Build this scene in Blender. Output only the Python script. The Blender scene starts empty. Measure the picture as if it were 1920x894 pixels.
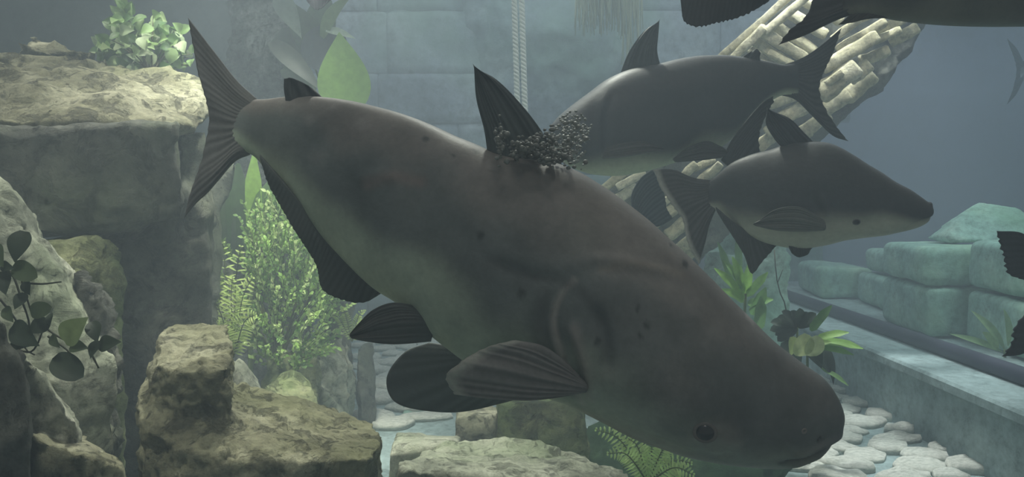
import bpy, bmesh, math, random
import numpy as np
from mathutils import Vector, Matrix, noise, Euler

random.seed(7)
C = bpy.context.scene.collection
scn = bpy.context.scene
R = math.radians

# ------------------------------------------------------------------ camera
F = 1400.0                      # focal length in pixels of the 1920 x 894 frame
PITCH = math.atan(72 / F)
CAM = Vector((0, 0, 1.4))
cd = bpy.data.cameras.new('camera'); cam = bpy.data.objects.new('camera', cd); C.objects.link(cam)
cd.sensor_width = 36; cd.lens = 36 * F / 1920; cd.clip_start = 0.05; cd.clip_end = 100
cam.location = CAM; cam.rotation_euler = (math.pi / 2 - PITCH, 0, 0)
scn.camera = cam

# ------------------------------------------------------------------ view, world, lights
scn.view_settings.view_transform = 'Standard'; scn.view_settings.look = 'None'
scn.view_settings.gamma = 1; scn.view_settings.use_curve_mapping = False
scn.view_settings.exposure = 0.0
scn.cycles.use_denoising = True
scn.cycles.volume_bounces = 1
scn.cycles.max_bounces = 6
scn.cycles.sample_clamp_indirect = 3

HAZE = 0.075
world = bpy.data.worlds.new('world'); scn.world = world; world.use_nodes = True
wn = world.node_tree.nodes['Background']
wn.inputs[0].default_value = (0.48, 0.515, 0.49, 1); wn.inputs[1].default_value = 0.44

def spot(name, loc, target, watt, col, size=R(70), blend=0.6, rad=0.25):
    l = bpy.data.lights.new(name, 'SPOT'); l.energy = watt; l.color = col
    l.spot_size = size; l.spot_blend = blend; l.shadow_soft_size = rad
    o = bpy.data.objects.new(name, l); C.objects.link(o); o.location = loc
    o.rotation_euler = (Vector(target) - Vector(loc)).to_track_quat('-Z', 'Y').to_euler()
    return o
def area(name, loc, target, watt, col, sx, sy):
    l = bpy.data.lights.new(name, 'AREA'); l.shape = 'RECTANGLE'; l.size = sx; l.size_y = sy
    l.energy = watt; l.color = col
    o = bpy.data.objects.new(name, l); C.objects.link(o); o.location = loc
    o.rotation_euler = (Vector(target) - Vector(loc)).to_track_quat('-Z', 'Y').to_euler()
    return o
area('tank_light_rear', (0.6, 6.3, 5.0), (0.6, 6.5, 0), 98, (0.84, 0.96, 1.0), 6.0, 2.4)
area('tank_light_far', (6.5, 10.5, 5.2), (6.5, 11.0, 0), 60, (0.55, 0.72, 1.0), 6.0, 3.0)
spot('tank_spot_left', (-2.6, 3.1, 4.2), (-1.9, 3.3, 0.8), 310, (1.0, 0.98, 0.86), R(62), 0.8, 0.12)
spot('fill_spot_low_left', (-1.3, 1.3, 4.0), (-1.5, 2.25, 0.8), 330, (0.98, 1.0, 0.88), R(42), 0.8, 0.12)  # unseen fill, added to brighten the rocks shadowed by the outcrop
spot('tank_spot_corner', (-0.9, 3.6, 4.0), (-1.0, 3.0, 0.4), 700, (1.0, 1.0, 0.88), R(54), 0.8, 0.12)
spot('tank_spot_bush', (-0.9, 2.6, 4.2), (-1.42, 4.3, 0.95), 760, (0.97, 1.0, 0.86), R(33), 0.7, 0.15)
spot('tank_spot_ramp', (0.9, 3.5, 4.4), (1.7, 4.6, 1.7), 125, (1.0, 0.98, 0.90), R(52), 0.8, 0.12)
spot('tank_spot_path', (1.8, 4.3, 4.2), (1.95, 4.6, 0), 900, (0.94, 1.0, 1.0), R(44), 0.8, 0.15)
spot('fill_spot_ledge', (3.6, 4.0, 4.6), (3.4, 5.2, 0.5), 380, (0.80, 1.0, 1.0), R(70), 0.9, 0.4)  # unseen fill, added to lighten the ledge and block wall
spot('tank_spot_centre', (0.1, 4.2, 4.3), (0.3, 3.1, 0.4), 480, (0.96, 1.0, 0.88), R(60), 0.8, 0.15)
spot('tank_spot_foreground', (0.2, 1.0, 4.0), (0.25, 2.0, 0.9), 40, (1.0, 0.93, 0.86), R(75), 0.9, 0.4)

# ------------------------------------------------------------------ helpers
def P(px, py, Y):
    """World point seen at a pixel of the 1920 x 894 photograph, at distance Y in front of the camera."""
    a = (px - 960) / F; b = -(py - 447) / F
    d = Vector((a, math.cos(PITCH) + b * math.sin(PITCH), -math.sin(PITCH) + b * math.cos(PITCH)))
    return CAM + d * (Y / d.y)
def lin(c):
    c = c / 255.0
    return c / 12.92 if c <= 0.04045 else ((c + 0.055) / 1.055) ** 2.4
def rgb(r, g, b): return (lin(r), lin(g), lin(b), 1)

def link(name, me, mat=None, parent=None):
    o = bpy.data.objects.new(name, me); C.objects.link(o)
    if mat is not None and not len(me.materials): me.materials.append(mat)
    if parent is not None: o.parent = parent
    return o
def tag(o, label, cat, group=None, kind=None):
    if label: o['label'] = label
    if cat: o['category'] = cat
    if group: o['group'] = group
    if kind: o['kind'] = kind
    return o
def empty(name, label, cat, group=None, loc=(0, 0, 0)):
    o = bpy.data.objects.new(name, None); C.objects.link(o)
    o.empty_display_size = 0.1
    return tag(o, label, cat, group)
def smooth(me, on=True):
    me.polygons.foreach_set('use_smooth', [on] * len(me.polygons))
def crom(pts, n):
    """n points on a Catmull-Rom curve through pts (any dimension), even in chord length."""
    p = np.array(pts, float)
    if len(p) == 2: return np.array([p[0] + (p[1] - p[0]) * t for t in np.linspace(0, 1, n)])
    q = np.vstack([2 * p[0] - p[1], p, 2 * p[-1] - p[-2]])
    d = np.linalg.norm(np.diff(p, axis=0), axis=1); cum = np.concatenate([[0], np.cumsum(d)])
    out = []
    for s in np.linspace(0, cum[-1], n):
        i = min(len(d) - 1, max(0, int(np.searchsorted(cum, s, 'right')) - 1))
        t = (s - cum[i]) / max(d[i], 1e-9)
        a, b, c, e = q[i], q[i + 1], q[i + 2], q[i + 3]
        out.append(0.5 * ((2 * b) + (-a + c) * t + (2 * a - 5 * b + 4 * c - e) * t * t + (-a + 3 * b - 3 * c + e) * t ** 3))
    return np.array(out)
def mesh(name, V, Fs, sm=True):
    me = bpy.data.meshes.new(name); me.from_pydata([tuple(v) for v in V], [], Fs); me.update()
    if sm: smooth(me)
    return me
def set_col(me, cols):
    a = me.color_attributes.new('pigment', 'FLOAT_COLOR', 'POINT')
    a.data.foreach_set('color', np.asarray(cols, np.float32).ravel())
class MB:
    """Collects several shapes for one mesh."""
    def __init__(s): s.v = []; s.f = []; s.c = []
    def add(s, V, Fs, col=(1, 1, 1, 1)):
        k = len(s.v); s.v += [tuple(x) for x in V]; s.f += [tuple(i + k for i in f) for f in Fs]; s.c += [col] * len(V)
    def build(s, name, mat, parent=None, sm=True):
        me = mesh(name, s.v, s.f, sm); set_col(me, s.c)
        return link(name, me, mat, parent)
def tube(mb, pts, r0, r1=None, seg=8, n=None, col=(1, 1, 1, 1)):
    r1 = r0 if r1 is None else r1
    pts = crom([tuple(p) for p in pts], n or max(4, len(pts) * 3))
    V = []; Fs = []; N = len(pts)
    up = Vector((0.13, 0.21, 1)).normalized()
    for i in range(N):
        a = Vector(pts[max(0, i - 1)]); b = Vector(pts[min(N - 1, i + 1)])
        t = (b - a).normalized()
        x = t.cross(up)
        x = x.normalized() if x.length > 1e-4 else Vector((1, 0, 0))
        y = t.cross(x)
        r = r0 + (r1 - r0) * i / (N - 1)
        for k in range(seg):
            an = 2 * math.pi * k / seg
            V.append(Vector(pts[i]) + (x * math.cos(an) + y * math.sin(an)) * r)
    for i in range(N - 1):
        for k in range(seg):
            Fs.append((i * seg + k, i * seg + (k + 1) % seg, (i + 1) * seg + (k + 1) % seg, (i + 1) * seg + k))
    Fs.append(tuple(range(seg))[::-1]); Fs.append(tuple((N - 1) * seg + k for k in range(seg)))
    mb.add(V, Fs, col)

# ------------------------------------------------------------------ materials
def mat_base(name, rough=0.7, spec=0.3):
    m = bpy.data.materials.new(name); m.use_nodes = True
    nt = m.node_tree; b = nt.nodes['Principled BSDF']
    b.inputs['Roughness'].default_value = rough; b.inputs['Specular IOR Level'].default_value = spec
    return m, nt, b
def N(nt, t, **kw):
    n = nt.nodes.new(t)
    for k, v in kw.items():
        if k in n.inputs: n.inputs[k].default_value = v
        else: setattr(n, k, v)
    return n
def ramp(nt, fac, stops):
    r = nt.nodes.new('ShaderNodeValToRGB'); e = r.color_ramp.elements
    while len(e) < len(stops): e.new(0.5)
    for el, (p, c) in zip(e, stops): el.position = p; el.color = c
    nt.links.new(fac, r.inputs[0]); return r.outputs[0]
def mix(nt, a, b, fac, mode='MIX'):
    m = nt.nodes.new('ShaderNodeMix'); m.data_type = 'RGBA'; m.blend_type = mode
    for sock, val in ((m.inputs[6], a), (m.inputs[7], b), (m.inputs[0], fac)):
        if hasattr(val, 'links'): nt.links.new(val, sock)
        else: sock.default_value = val
    return m.outputs[2]
def rock_mat(name, dark, mid, light, moss=None, moss_amt=0.5, scale=3.0, bump=0.5, pit=True, k=1.0):
    dark, mid, light = [tuple(x * k for x in c[:3]) + (1,) for c in (dark, mid, light)]
    m, nt, b = mat_base(name, 0.85, 0.2)
    tc = N(nt, 'ShaderNodeTexCoord').outputs['Object']
    n1 = N(nt, 'ShaderNodeTexNoise', Scale=scale, Detail=9.0, Roughness=0.62); nt.links.new(tc, n1.inputs['Vector'])
    n2 = N(nt, 'ShaderNodeTexNoise', Scale=scale * 11, Detail=10.0, Roughness=0.78); nt.links.new(tc, n2.inputs['Vector'])
    c = ramp(nt, n1.outputs[0], [(0.32, dark), (0.5, mid), (0.66, light)])
    c2 = ramp(nt, n2.outputs[0], [(0.36, (0.38, 0.38, 0.38, 1)), (0.47, (0.85, 0.85, 0.85, 1)), (0.62, (1.25, 1.25, 1.25, 1))])
    c = mix(nt, c, c2, 0.8, 'MULTIPLY')
    if moss:
        n3 = N(nt, 'ShaderNodeTexNoise', Scale=scale * 0.8, Detail=5.0); nt.links.new(tc, n3.inputs['Vector'])
        f = ramp(nt, n3.outputs[0], [(0.45, (0, 0, 0, 1)), (0.62, (moss_amt,) * 3 + (1,))])
        c = mix(nt, c, moss, f)
    nt.links.new(c, b.inputs['Base Color'])
    n4 = N(nt, 'ShaderNodeTexNoise', Scale=scale * 3.5, Detail=10.0, Roughness=0.75, Distortion=0.6); nt.links.new(tc, n4.inputs['Vector'])
    pits = ramp(nt, n4.outputs[0], [(0.40, (0, 0, 0, 1)), (0.47, (1, 1, 1, 1))])
    h = mix(nt, mix(nt, n2.outputs[0], n4.outputs[0], 0.5), pits, 0.30 if pit else 0.02)
    if pit:
        pc = ramp(nt, n4.outputs[0], [(0.38, (0.42, 0.42, 0.42, 1)), (0.46, (1.08, 1.08, 1.08, 1))])
        c = mix(nt, c, pc, 0.75, 'MULTIPLY'); nt.links.new(c, b.inputs['Base Color'])
    bp = N(nt, 'ShaderNodeBump', Strength=min(1.0, bump * 1.4), Distance=0.05); nt.links.new(h, bp.inputs['Height'])
    nt.links.new(bp.outputs[0], b.inputs['Normal'])
    return m
def pig_mat(name, rough=0.6, spec=0.3, nscale=30, namt=0.25, bump=0.1, trans=0.0):
    """Colour from the mesh's own pigment attribute, broken up by noise."""
    m, nt, b = mat_base(name, rough, spec)
    a = N(nt, 'ShaderNodeAttribute', attribute_name='pigment')
    tc = N(nt, 'ShaderNodeTexCoord').outputs['Object']
    n = N(nt, 'ShaderNodeTexNoise', Scale=float(nscale), Detail=7.0, Roughness=0.65); nt.links.new(tc, n.inputs['Vector'])
    r = ramp(nt, n.outputs[0], [(0.3, (1 - namt,) * 3 + (1,)), (0.7, (1 + namt,) * 3 + (1,))])
    c = mix(nt, a.outputs['Color'], r, 1.0, 'MULTIPLY')
    nt.links.new(c, b.inputs['Base Color'])
    bp = N(nt, 'ShaderNodeBump', Strength=bump, Distance=0.01); nt.links.new(n.outputs[0], bp.inputs['Height'])
    nt.links.new(bp.outputs[0], b.inputs['Normal'])
    if trans:
        b.inputs['Transmission Weight'].default_value = 0
        t = N(nt, 'ShaderNodeBsdfTranslucent'); nt.links.new(c, t.inputs['Color'])
        ms = N(nt, 'ShaderNodeMixShader'); ms.inputs[0].default_value = trans
        nt.links.new(b.outputs[0], ms.inputs[1]); nt.links.new(t.outputs[0], ms.inputs[2])
        nt.links.new(ms.outputs[0], nt.nodes['Material Output'].inputs['Surface'])
    return m
M_SKIN = pig_mat('catfish_skin', 0.5, 0.35, 55, 0.13, 0.12)
M_FIN = pig_mat('catfish_fin', 0.55, 0.3, 70, 0.16, 0.15)
M_LEAF = pig_mat('leaf', 0.5, 0.35, 25, 0.22, 0.15, 0.35)
M_STEM = pig_mat('plant_stem', 0.7, 0.2, 40, 0.2, 0.2)
M_EYE, _n, _b = mat_base('fish_eye', 0.18, 0.5); _b.inputs['Base Color'].default_value = rgb(22, 23, 24)
M_TAN = rock_mat('tan_rock', rgb(98, 97, 78), rgb(156, 154, 126), rgb(206, 204, 176), rgb(110, 114, 76), 0.45, 2.6, 0.7, k=0.74)
M_GREY = rock_mat('grey_rock', rgb(84, 86, 80), rgb(122, 124, 114), rgb(166, 166, 150), rgb(84, 98, 62), 0.35, 2.4, 0.55, k=0.6)
M_MOSS = rock_mat('mossy_rock', rgb(104, 110, 82), rgb(156, 162, 118), rgb(200, 202, 158), rgb(104, 128, 72), 0.6, 3.0, 0.6, k=0.74)
M_GREEN = rock_mat('shade_green', rgb(40, 58, 44), rgb(54, 78, 56), rgb(72, 96, 66), None, 0, 2.0, 0.3, False)  # dark green painted for the reflected shade behind the jaw
M_PALE = rock_mat('pale_rock', rgb(122, 126, 112), rgb(176, 180, 160), rgb(216, 216, 198), rgb(118, 136, 96), 0.35, 2.8, 0.5, k=0.74)
M_SLAB = rock_mat('flagstone', rgb(176, 180, 170), rgb(212, 214, 204), rgb(234, 234, 224), None, 0, 5.0, 0.35, False)
M_WALLSTONE = rock_mat('wall_stone', rgb(86, 96, 110), rgb(118, 130, 142), rgb(158, 168, 172), rgb(104, 136, 118), 0.75, 0.9, 0.35, False)
M_BLOCK = rock_mat('block_stone', rgb(112, 146, 136), rgb(150, 184, 172), rgb(190, 214, 198), rgb(120, 164, 128), 0.5, 1.6, 0.3, False)
M_CONC = rock_mat('concrete', rgb(120, 138, 138), rgb(142, 160, 160), rgb(162, 180, 180), None, 0, 1.3, 0.12, False)
M_BLUE = rock_mat('painted_backdrop', rgb(46, 58, 88), rgb(60, 74, 108), rgb(80, 94, 126), None, 0, 0.25, 0.05, False)
M_DARKWALL = rock_mat('dark_wall', rgb(52, 60, 56), rgb(66, 76, 70), rgb(84, 92, 84), None, 0, 0.8, 0.1, False)
M_LOG = rock_mat('split_log', rgb(140, 134, 106), rgb(200, 194, 160), rgb(232, 226, 198), None, 0, 3.4, 0.45, False)
M_TRUNK = rock_mat('trunk', rgb(50, 56, 56), rgb(110, 116, 112), rgb(204, 206, 198), None, 0, 3.2, 0.9)
M_PIPE, _n, _b = mat_base('dark_pipe', 0.6, 0.3); _b.inputs['Base Color'].default_value = rgb(46, 48, 62)
M_ROPE, _n, _b = mat_base('rope', 0.7, 0.3); _b.inputs['Base Color'].default_value = rgb(232, 236, 232)
M_ROOT, _n, _b = mat_base('root', 0.8, 0.2); _b.inputs['Base Color'].default_value = rgb(176, 184, 160)
M_FLOC, _n, _b = mat_base('lump', 0.5, 0.5); _b.inputs['Base Color'].default_value = rgb(112, 113, 106)
M_MORTAR, _n, _b = mat_base('mortar', 0.9, 0.1); _b.inputs['Base Color'].default_value = rgb(66, 78, 84)

# ------------------------------------------------------------------ rocks
def hull_bm(pts):
    bm = bmesh.new()
    for p in pts: bm.verts.new(p)
    r = bmesh.ops.convex_hull(bm, input=bm.verts)
    dead = [e for e in r['geom_interior'] + r['geom_unused'] if isinstance(e, bmesh.types.BMVert)]
    if dead: bmesh.ops.delete(bm, geom=list(set(dead)), context='VERTS')
    return bm
def rock(name, hulls, mat, label, cat='rock', vox=0.022, amp=0.03, freq=3.0, strata=0.0, parent=None, group=None, fine=0.35, floor=True):
    """hulls: lists of (px, py, Y) or world Vectors; their convex hulls fused, then weathered."""
    me = bpy.data.meshes.new(name); bmA = bmesh.new()
    for h in hulls:
        b = hull_bm([q if isinstance(q, Vector) else P(*q) for q in h])
        t = bpy.data.meshes.new('t'); b.to_mesh(t); b.free(); bmA.from_mesh(t); bpy.data.meshes.remove(t)
    bmA.to_mesh(me); bmA.free()
    o = bpy.data.objects.new(name, me); C.objects.link(o)
    md = o.modifiers.new('r', 'REMESH'); md.mode = 'VOXEL'; md.voxel_size = vox
    dg = bpy.context.evaluated_depsgraph_get()
    m2 = bpy.data.meshes.new_from_object(o.evaluated_get(dg)); o.modifiers.clear(); o.data = m2; bpy.data.meshes.remove(me)
    m2.name = name
    n = len(m2.vertices); co = np.empty(n * 3); m2.vertices.foreach_get('co', co); co = co.reshape(-1, 3)
    no = np.empty(n * 3); m2.vertices.foreach_get('normal', no); no = no.reshape(-1, 3)
    off = Vector((random.random() * 50, random.random() * 50, random.random() * 50))
    out = co.copy()
    for i in range(n):
        p = Vector(co[i]); q = p * freq + off
        d = noise.fractal(q, 0.9, 2.1, 4) * amp
        c1 = noise.cell(q * 1.3 + Vector((noise.noise(q * 2) * .35,) * 3)) - 0.5
        d += c1 * amp * 0.55
        d += noise.noise(q * 6.5) * amp * fine
        d -= max(0.0, noise.noise(q * 11.0 + Vector((3, 1, 7))) - 0.12) * amp * 1.3 * fine
        for (sc1, k1) in ((.9, .55), (2.3, .22)):                      # broken facets
            qq = q * sc1; pt = noise.voronoi(qq)[1][0]
            hd = Vector((noise.noise(pt * 3.1 + Vector((9.2, 0, 0))), noise.noise(pt * 3.1 + Vector((0, 5.7, 0))), noise.noise(pt * 3.1 + Vector((0, 0, 3.3)))))
            d += (qq - pt).dot(hd) * amp * k1 * 3.2
        if strata:
            w = math.sin((p.z * 26 + noise.noise(q * 0.7) * 5 + p.x * 3))
            d += strata * (max(-0.4, min(0.4, w)) / 0.4)
        out[i] = co[i] + no[i] * d
    if floor: out[:, 2] = np.maximum(out[:, 2], 0.0)
    m2.vertices.foreach_set('co', out.ravel()); m2.update(); smooth(m2)
    m2.materials.clear(); m2.materials.append(mat)
    if parent: o.parent = parent
    elif label: tag(o, label, cat, group)
    return o
def G(px, py, Y):
    p = P(px, py, Y); p.z = 0.0; return p
def down(pts):
    """The points and their feet on the floor."""
    out = []
    for q in pts:
        p = P(*q); out += [p, Vector((p.x, p.y, 0.0))]
    return out

# ------------------------------------------------------------------ setting: floor, walls, ledge, water
def box_mb(mb, x0, x1, y0, y1, z0, z1, col=(1, 1, 1, 1)):
    V = [(x, y, z) for z in (z0, z1) for y in (y0, y1) for x in (x0, x1)]
    mb.add(V, [(0, 2, 3, 1), (4, 5, 7, 6), (0, 1, 5, 4), (2, 6, 7, 3), (0, 4, 6, 2), (1, 3, 7, 5)], col)
def struct(o, kind='structure'): o['kind'] = kind; return o
mb = MB(); box_mb(mb, -5.5, 14.5, -0.6, 16.2, -0.2, -0.012)
struct(mb.build('floor', M_CONC, sm=False))
def stone_wall(name, o, ux, L, H, mat, bw=(0.75, 1.5), bh=(0.46, 0.72), amp=0.03, seed=3, parent=None):
    """Courses of rough blocks in one mesh; ux runs along the wall, faces stand proud of a mortar bed."""
    rnd = random.Random(seed); mbw = MB(); ux = Vector(ux).normalized(); nz = Vector((0, 0, 1)); nn = nz.cross(ux) * -1
    z = 0.0
    while z < H:
        h = rnd.uniform(*bh); s = -rnd.uniform(0, 0.5)
        while s < L:
            w = rnd.uniform(*bw); d = rnd.uniform(0.0, amp); g = 0.004
            nx, ny = 22, 14; V = []; Fs = []
            for j in range(ny + 1):
                for i in range(nx + 1):
                    a, b2 = i / nx, j / ny
                    e = min(a, 1 - a) * w; e2 = min(b2, 1 - b2) * h
                    rd = 0.035 * (1 - min(1, e / 0.06)) ** 2 + 0.035 * (1 - min(1, e2 / 0.05)) ** 2
                    px_ = s + g + a * (w - 2 * g); pz_ = z + g + b2 * (h - 2 * g)
                    dn = noise.fractal(Vector((px_ * 2.2, pz_ * 2.2, seed)), 1, 2.1, 5) * 0.05
                    V.append(Vector(o) + ux * px_ + nz * pz_ + nn * (d + 0.06 - rd + dn))
            for j in range(ny):
                for i in range(nx):
                    k = j * (nx + 1) + i; Fs.append((k, k + 1, k + nx + 2, k + nx + 1))
            mbw.add(V, Fs); s += w
        z += h
    # bed behind the blocks
    a = Vector(o) - ux * 0.6; b2 = Vector(o) + ux * (L - 0.1)
    bk = nn * -0.25
    V = [a, b2, b2 + nz * (H + .4), a + nz * (H + .4), a + bk, b2 + bk, b2 + bk + nz * (H + .4), a + bk + nz * (H + .4)]
    mbw.add(V, [(0, 1, 2, 3), (5, 4, 7, 6), (0, 4, 5, 1), (3, 2, 6, 7), (1, 5, 6, 2), (4, 0, 3, 7)])
    ow = mbw.build(name, mat, parent); return struct(ow) if parent is None else ow
YB = 8.5
stone_wall('wall_back', (-2.4, YB, -0.05), (1, 0, 0), 4.9, 4.6, M_WALLSTONE)
mb = MB(); box_mb(mb, -5.5, -5.3, -0.6, 16.2, 0, 5.0); struct(mb.build('wall_left', M_DARKWALL, sm=False))
mb = MB(); box_mb(mb, -5.3, -2.45, 6.6, 6.9, 0, 5.0); struct(mb.build('wall_left_return', M_DARKWALL, sm=False))
mb = MB(); box_mb(mb, 3.3, 14.5, 15.9, 16.2, 0, 6.0); box_mb(mb, 14.2, 14.5, -0.6, 15.9, 0, 6.0)
struct(mb.build('wall_right', M_BLUE, sm=False))

# ledge (low concrete wall of the channel) with its capping
mb = MB(); XF = 2.42
box_mb(mb, XF, 14.2, 0.5, YB + 1.5, -0.01, 0.36); 
struct(mb.build('trim_1', M_CONC, sm=False))
mb = MB()
V = []; Fs = []; ys = np.linspace(0.5, YB + 1.5, 60); prof = [(XF - .06, .362), (XF - .06, .405), (XF - .045, .42), (14.2, .42)]
for yy in ys:
    for (xx, zz) in prof: V.append((xx + noise.noise(Vector((yy * 2, 0, 3))) * .006, yy, zz))
for i in range(len(ys) - 1):
    for k in range(3):
        q = i * 4 + k; Fs.append((q, q + 1, q + 5, q + 4))
mb.add(V, Fs); box_mb(mb, XF - .059, 14.2, .5, YB + 1.5, .361, .3615)
struct(mb.build('trim_2', M_CONC, sm=False))

# water: one body of faintly cloudy water filling the tank
wm = bpy.data.materials.new('water'); wm.use_nodes = True; nt = wm.node_tree; nt.nodes.clear()
out = nt.nodes.new('ShaderNodeOutputMaterial'); sc_ = N(nt, 'ShaderNodeVolumeScatter', Density=HAZE, Anisotropy=0.25); sc_.inputs['Color'].default_value = (0.74, 0.86, 0.98, 1)
ab = N(nt, 'ShaderNodeVolumeAbsorption', Density=0.03); ab.inputs['Color'].default_value = (0.40, 0.68, 0.90, 1)
ad = nt.nodes.new('ShaderNodeAddShader'); nt.links.new(sc_.outputs[0], ad.inputs[0]); nt.links.new(ab.outputs[0], ad.inputs[1]); nt.links.new(ad.outputs[0], out.inputs['Volume'])
mb = MB(); box_mb(mb, -5.29, 14.19, -0.5, 15.89, -0.01, 3.7)
wo = mb.build('water', wm, sm=False); struct(wo)
wo['label'] = 'faintly cloudy blue green water filling the tank'

# ------------------------------------------------------------------ rocks, largest first
# upper left outcrop
rock('limestone_outcrop', [
    [(-160, 215, 2.7), (130, 232, 2.75), (-160, 330, 2.75), (330, 235, 3.0), (392, 238, 3.15), (-160, 100, 3.3), (60, 93, 3.4), (180, 108, 3.5), (268, 130, 3.5), (300, 150, 3.45), (385, 152, 3.45), (392, 200, 3.5)],
    [(20, 95, 3.45), (60, 58, 3.6), (120, 84, 3.6), (190, 108, 3.6), (20, 130, 3.7), (180, 140, 3.8)],
    ], M_TAN, 'broad tan slab with rough layered top, uppermost rock on the left', vox=0.02, amp=0.024, freq=4, strata=0.012, floor=False)
rock('limestone_block', [
    [(-140, 235, 2.56), (-140, 330, 2.56), (40, 262, 2.62), (90, 246, 2.66), (200, 240, 2.72), (250, 226, 2.78), (333, 227, 2.85), (345, 350, 2.85), (340, 405, 2.88), (200, 440, 2.80), (75, 445, 2.66), (30, 330, 2.66),
     (60, 240, 3.1), (335, 225, 3.2), (345, 400, 3.2), (75, 440, 3.2)]], M_GREY,
     'large square grey boulder face just under the tan slab', vox=0.02, amp=0.016, freq=3.5, floor=False)
rock('rock_pillar', [
    down([(180, 400, 3.0), (345, 345, 3.05), (400, 420, 3.12), (385, 560, 3.1), (215, 560, 2.98), (360, 240, 3.4), (210, 240, 3.4), (400, 300, 3.4)]),
    [(330, 240, 3.1), (392, 240, 3.2), (400, 420, 3.2), (340, 430, 3.1), (350, 240, 3.5), (400, 400, 3.5)]],
     M_GREY, 'tall dark grey rock column standing under the outcrop', vox=0.025, amp=0.022, freq=2.2)
rock('sloping_boulder', [
    [(385, 300, 3.7), (445, 300, 3.75), (440, 365, 3.75), (400, 405, 3.7), (350, 430, 3.6), (350, 300, 3.7), (440, 290, 4.1), (350, 430, 4.1)],
    down([(350, 400, 3.6), (415, 395, 3.7), (410, 440, 3.7), (360, 520, 3.65), (400, 440, 4.0)])],
     M_GREY, 'smooth grey boulder sloping behind the tail of the biggest catfish', vox=0.03, amp=0.02)
rock('lichen_boulder', [
    down([(68, 452, 2.55), (190, 442, 2.66), (225, 470, 2.72), (232, 540, 2.72), (110, 560, 2.5), (75, 445, 2.8), (185, 440, 2.9)])],
     M_MOSS, 'yellowish green boulder below the square grey boulder', vox=0.02, amp=0.018, freq=5)
rock('slanting_rock', [
    down([(-60, 250, 2.3), (5, 320, 2.34), (62, 440, 2.36), (150, 560, 2.30), (215, 690, 2.30), (-60, 700, 2.1), (100, 720, 2.16), (-60, 400, 2.6), (70, 445, 2.6), (190, 600, 2.6)])],
     M_PALE, 'pale slanting rock at the left edge behind the dark leaves', vox=0.018, amp=0.018, freq=4.5)
rock('ribbed_boulder', [
    down([(140, 500, 2.42), (185, 545, 2.40), (218, 590, 2.46), (225, 800, 2.46), (160, 830, 2.34), (130, 560, 2.5), (215, 560, 2.6)])],
     M_GREY, 'narrow ribbed grey stone between the vine and the rock column', vox=0.018, amp=0.03, freq=6)
rock('cut_rock', [
    down([(-80, 590, 1.75), (0, 600, 1.8), (48, 690, 1.82), (62, 800, 1.82), (60, 894, 1.78), (-80, 700, 2.1), (40, 660, 2.1)])],
     M_GREY, 'dark rock in the lower left corner of the view', vox=0.018, amp=0.016, freq=4)
rock('wedge_rock', [
    down([(55, 815, 1.92), (150, 850, 1.9), (232, 872, 1.95), (60, 795, 2.1), (150, 818, 2.15), (235, 862, 2.12)])],
     M_TAN, 'low wedge of rock with a bright sloping top, lowest at the left', vox=0.016, amp=0.014, freq=5)
rock('ridge_rock', [
    down([(30, 655, 2.0), (85, 700, 2.02), (140, 790, 2.04), (150, 815, 2.05), (30, 650, 2.2), (100, 700, 2.2), (150, 790, 2.2)]),
    ], M_PALE, 'slim rock with a pale slanting ridge under the dark leaves', vox=0.016, amp=0.013, freq=5)
# front centre-left rock with the square knob
rock('knobbed_rock', [
    down([(252, 742, 2.30), (268, 800, 2.22), (330, 842, 2.15), (440, 868, 2.12), (560, 866, 2.14), (686, 862, 2.22), (714, 836, 2.36), (714, 806, 2.5), (690, 786, 2.62), (610, 764, 2.68), (520, 745, 2.68), (440, 715, 2.64), (300, 700, 2.62), (268, 712, 2.42)]),
    [(296, 640, 2.40), (286, 684, 2.27), (345, 699, 2.22), (430, 690, 2.24), (434, 652, 2.38), (428, 609, 2.55), (350, 600, 2.6), (308, 614, 2.55),
     (262, 800, 2.30), (345, 800, 2.24), (430, 790, 2.25), (434, 780, 2.5), (290, 760, 2.56)]],
     M_TAN, 'big tan rock with a square knob, in front of the fern', vox=0.010, amp=0.011, freq=6, strata=0.003, fine=.9)
# bottom centre
rock('flat_topped_rock', [
    down([(742, 870, 2.45), (820, 895, 2.4), (960, 900, 2.38), (1100, 905, 2.4), (1210, 905, 2.5), (1170, 872, 2.75), (1050, 842, 2.95), (980, 826, 3.02), (860, 826, 3.02), (790, 858, 2.9)])],
     M_PALE, 'low grey green rock along the bottom edge under the biggest catfish', vox=0.02, amp=0.02, freq=5)
rock('mossy_block', [down([(932, 752, 3.5), (1085, 752, 3.45), (1100, 800, 3.4), (1103, 850, 3.4), (935, 830, 3.45), (940, 742, 3.9), (1095, 745, 3.9)])],
     M_MOSS, 'square mossy green block behind the low rock', vox=0.022, amp=0.014, freq=3)
rock('pinkish_slab', [down([(852, 778, 3.75), (935, 772, 3.72), (935, 800, 3.7), (850, 830, 3.7), (862, 766, 4.2), (940, 760, 4.2)])],
     M_TAN, 'pinkish flat topped stone left of the mossy block', vox=0.022, amp=0.012)
rock('white_slab', [down([(735, 830, 3.05), (850, 838, 3.0), (868, 815, 3.35), (745, 808, 3.4), (730, 850, 3.0)])],
     M_PALE, 'pale flat slab left of the low rock', vox=0.02, amp=0.012)
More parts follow.
